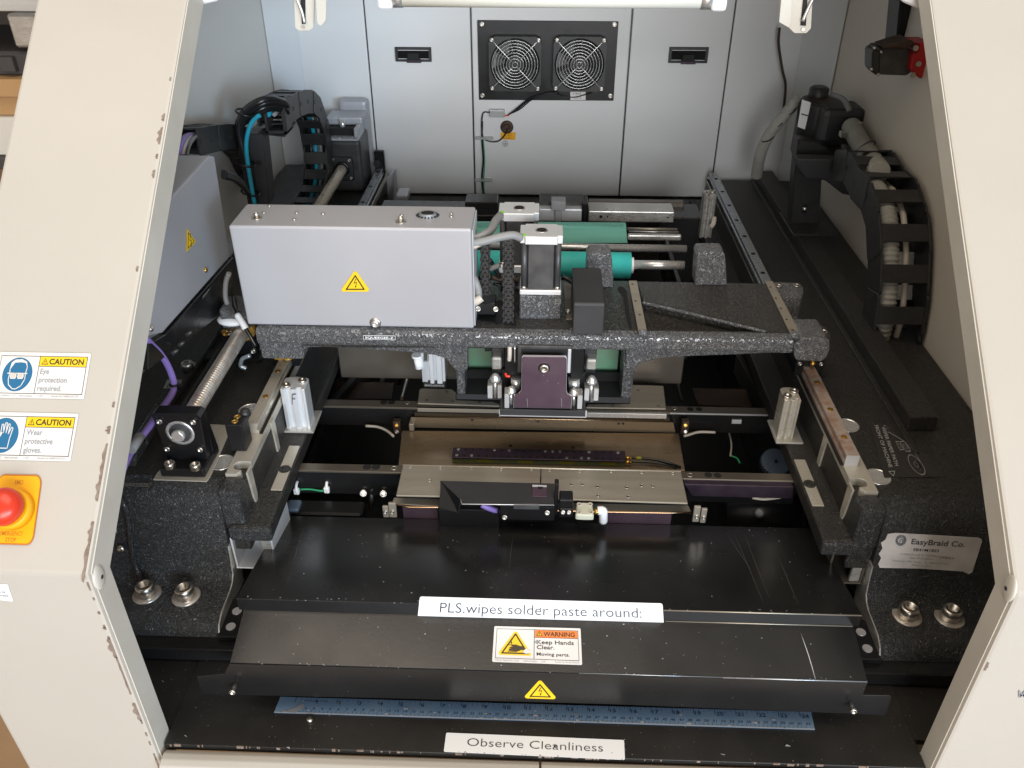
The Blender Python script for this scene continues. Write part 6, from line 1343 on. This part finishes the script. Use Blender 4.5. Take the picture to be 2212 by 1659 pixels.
finish(MB().tube([at(495,590,y=1.13), at(488,610,y=1.13), at(487,640,y=1.13), at(492,660,y=1.13)], .0040, 8), 'grey_cable', 'greycable', nb); finish(MB().tube([at(505,640,y=1.13), at(507,660,y=1.12), at(515,678,y=1.11)], .0040, 8), 'black_cable', 'rubber', nb)

# ================================================================ right: blower, hoses, big chain, interlock switch
pathR = [(1.56,1.285),(1.50,1.305)]+[(p.y+.012, p.z-.012) for p in [at(*q, x=.583) for q in ((1885,378),(1915,400),(1938,455),(1944,545),(1938,650),(1925,715),(1905,770))]]
t, PR_ = dragchain('drag_chain', 'large black drag chain bending down the right wall with ribbed hose inside', 'drag chain', .548, .630, pathR, .056, 8, 'black drag chains')
def ribbed(pts, r, pitch, par, nm='ribbed_hose', m='hose', amp=.0022):
    P = smooth_path(pts, 14); Ln = sum((b_-a_).length for a_, b_ in zip(P, P[1:])); n = int(Ln/pitch*5)
    D = [0]
    for a_, b_ in zip(P, P[1:]): D.append(D[-1]+(b_-a_).length)
    out = []; i = 0
    for k in range(n+1):
        s_ = Ln*k/n
        while i < len(D)-2 and D[i+1] < s_: i += 1
        out.append(P[i].lerp(P[i+1], (s_-D[i])/max(1e-9, D[i+1]-D[i])))
    return finish(MB().tube(out, lambda u: r-amp*(.5+.5*math.cos(2*math.pi*u*Ln/pitch)), 20, 0), nm, m, par)
bl = thing('suction_blower', 'black blower with white label strips and two ribbed hoses at the right wall', 'blower', at(1785,330,y=1.78))
c = at(1782,216,y=1.78); r_ = .050
finish(MB().lathe(c+V((0,.0,-.125)), (0,.0,1), [(0,r_*.80),(.02,r_),(.118,r_),(.125,r_*.93)], 30), 'blower_can', 'plastic', bl)
finish(MB().cyl(c+V((0,-.005,.0004)), c+V((0,-.005,.001)), .030, 24), 'top_label', 'grime', bl)
finish(MB().lathe(c+V((-.006,.03,-.02)), (0,0,1), [(0,.02),(.036,.02),(.040,.014)], 16), 'inlet_cap', 'plastic', bl)
b = MB(); q = at(1818,275,y=1.70); b.box(q.x-.040, q.x+.045, 1.70, 1.78, q.z-.038, q.z+.034, .012, 2); finish(b, 'gear_block', 'dustblack', bl)
b = MB(); P = [at(*q, y=1.715) for q in ((1733,215),(1752,222),(1739,280),(1723,274))]; b.prism(P, (0,.002,0), .0004); o = finish(b, 'white_strip', 'white', bl)
finish(MB().tube([at(1731,246,y=1.7135), at(1745,250,y=1.7135)], .0012, 6, 0), 'strip_line', 'anod', o)
ribbed([at(1730,213,y=1.80), at(1712,228,y=1.80), at(1695,249,y=1.80), at(1668,281,y=1.80), at(1650,313,y=1.81), at(1640,345,y=1.82), at(1634,380,y=1.84)], .0125, .006, bl, amp=.0008)
for q, dr in (((1708,238),(1,.1,-.75)),((1681,266),(1,.1,-1)),((1659,298),(.6,.1,-1))): finish(MB().ring(at(*q, y=1.80), dr, .0135, .0012, 18, 5), 'hose_tie', 'anod', bl)
hs = [at(1838,272,y=1.68), at(1848,292,y=1.64), at(1862,315,y=1.60), at(1882,345,y=1.54), at(1900,372,x=.580)]
ribbed(hs, .0185, .0085, bl, amp=.0022)
ribbed([V((.572, p.y, p.z)) for p in PR_[10:-4:8]], .0170, .0085, t, amp=.0024)
finish(MB().tube([V((.600, p.y, p.z)) for p in PR_[6:-4:6]], .0050, 8, 0), 'white_tube', 'whitecable', t)
finish(MB().ring(at(1843,281,y=1.665), (.55,-1,-.7), .0195, .0022, 22, 6).box(at(1818,289,y=1.64).x-.004, at(1818,289,y=1.64).x+.006, 1.63, 1.645, at(1818,289,y=1.64).z-.005, at(1818,289,y=1.64).z+.005, .001), 'hose_clamp', 'zinc', bl)
finish(MB().ring(at(1870,320,y=1.585), (.55,-1,-.7), .0192, .0012, 22, 6), 'hose_tie', 'anod', bl)
finish(MB().tube([at(1862,290,y=1.66), at(1885,315,y=1.60), at(1905,345,y=1.54), at(1918,375,x=.60)], .0035, 8), 'thin_tube', 'greycable', bl)
finish(MB().tube([at(1798,205,y=1.76), at(1822,215,y=1.72), at(1835,240,y=1.70)], .0055, 8), 'thin_tube', 'greycable', bl)
sp_ = thing('blower_stand', 'black bent steel stand carrying blower and chain on the right casting', 'stand', at(1745,480,z=1.124))
b = MB(); b.prism([at(*q, y=1.66) for q in ((1724,300),(1770,310),(1800,330),(1830,330),(1775,390),(1770,485),(1708,485),(1716,380))], (0,.035,0), .002); finish(b, 'stand_plate', 'plastic', sp_)
b = MB(); b.prism([at(*q, y=1.60) for q in ((1722,342),(1850,345),(1900,352),(1895,395),(1860,428),(1820,420),(1782,390),(1740,388),(1722,360))], (0,.03,0), .004, 2); finish(b, 'chain_arm', 'dustblack', sp_)
p = at(1736,457,y=1.655); finish(MB().cyl(p, p+V((0,-.004,.012)), .005, 12), 'stand_bolt', 'zinc', sp_)
finish(MB().box(at(1700,487,z=1.128).x, at(1790,487,z=1.128).x, 1.60, 1.72, 1.1242, 1.130, .001), 'stand_base', 'plastic', sp_)
# wiring on the right back
solo(MB().tube([at(*q, y=1.985) for q in ((1684,60),(1682,95),(1690,150),(1697,185),(1693,235))], .0030, 8), 'corner_cable', 'grime', 'brown cable running down the right rear corner', 'cable', at(1690,150,y=1.98))
# interlock switch
XS = .600
sw = thing('interlock_switch', 'black and red door interlock switch on the right wall near the column', 'switch', at(1940,135,x=XS))
p0, p1 = at(1905,108,x=XS), at(1965,160,x=XS)
P = [at(*q, y=1.50) for q in ((1893,108),(1900,103),(1960,104),(1968,112),(1968,158),(1958,164),(1900,162),(1893,155))]
b = MB(); b.prism(P, (0,.045,0), .003, 2); finish(b, 'switch_body', 'motor', sw)
P = [at(*q, y=1.498) for q in ((1884,112),(1890,107),(1901,110),(1901,162),(1892,163),(1883,152))]; b = MB(); b.prism(P, (0,.040,0), .002); finish(b, 'end_cap', 'plastic', sw)
for q in ((1889,104),(1904,112),(1883,150),(1898,161)): p = at(*q, y=1.496); finish(MB().ball(p, .0030, (1,1,1), 8), 'cap_screw', 'zinc', sw)
P = [at(*q, y=1.485) for q in ((1975,92),(2010,92),(2010,172),(1988,170),(1966,152),(1972,116),(1985,114),(1985,96))]; b = MB(); b.prism(P, (0,.05,0), .002); finish(b, 'red_head', 'redplate', sw)
P = [at(*q, y=1.484) for q in ((1906,104),(1940,93),(1966,86),(1976,94),(1962,106))]; b = MB(); b.prism(P, (0,.05,0), .002); finish(b, 'top_bracket', 'grime', sw)
for q in ((1978,104),(1984,138),(1972,162)): p = at(*q, y=1.483); finish(MB().screw(p, (0,-1,0), .0045, .002), 'plate_screw', 'tan', sw)
P = [at(*q, y=1.60) for q in ((1945,0),(2010,0),(2010,110),(1935,100))]; b = MB(); b.prism([V((p.x,1.60,p.z)) for p in P], (0,.06,0), .003); finish(b, 'black_backplate', 'anod', sw)

# slack cables and tubing around the rear of the pit
xc = thing('slack_cables', 'grey and black cables hanging down behind the left arch of the gantry', 'cables', at(822,790,y=1.30))
for pts, m, r_ in ((((815,748),(822,772),(828,790),(827,815),(822,845)),'greycable',.0040), (((872,748),(866,775),(870,800),(862,830)),'rubber',.0035), (((756,748),(748,790),(760,820),(752,850)),'rubber',.0040)):
    finish(MB().tube([at(*q, y=1.28) for q in pts], r_, 8), 'cable', m, xc)
finish(MB().ring(at(829,786,y=1.28), (0,.1,1), .0052, .0012, 12, 5), 'cable_tie', 'anod', xc)
xc = thing('slack_cables', 'black leads and brown connector tucked below the motor behind the squeegee plate', 'cables', at(1070,620,y=1.2))
for pts, m, r_ in ((((1062,598),(1080,604),(1100,600),(1122,606)),'grime',.0040), (((1058,560),(1072,585),(1086,620),(1082,645)),'rubber',.0032), (((1066,612),(1090,618),(1118,614)),'rubber',.0026)):
    finish(MB().tube([at(*q, y=1.16) for q in pts], r_, 8), 'cable', m, xc)
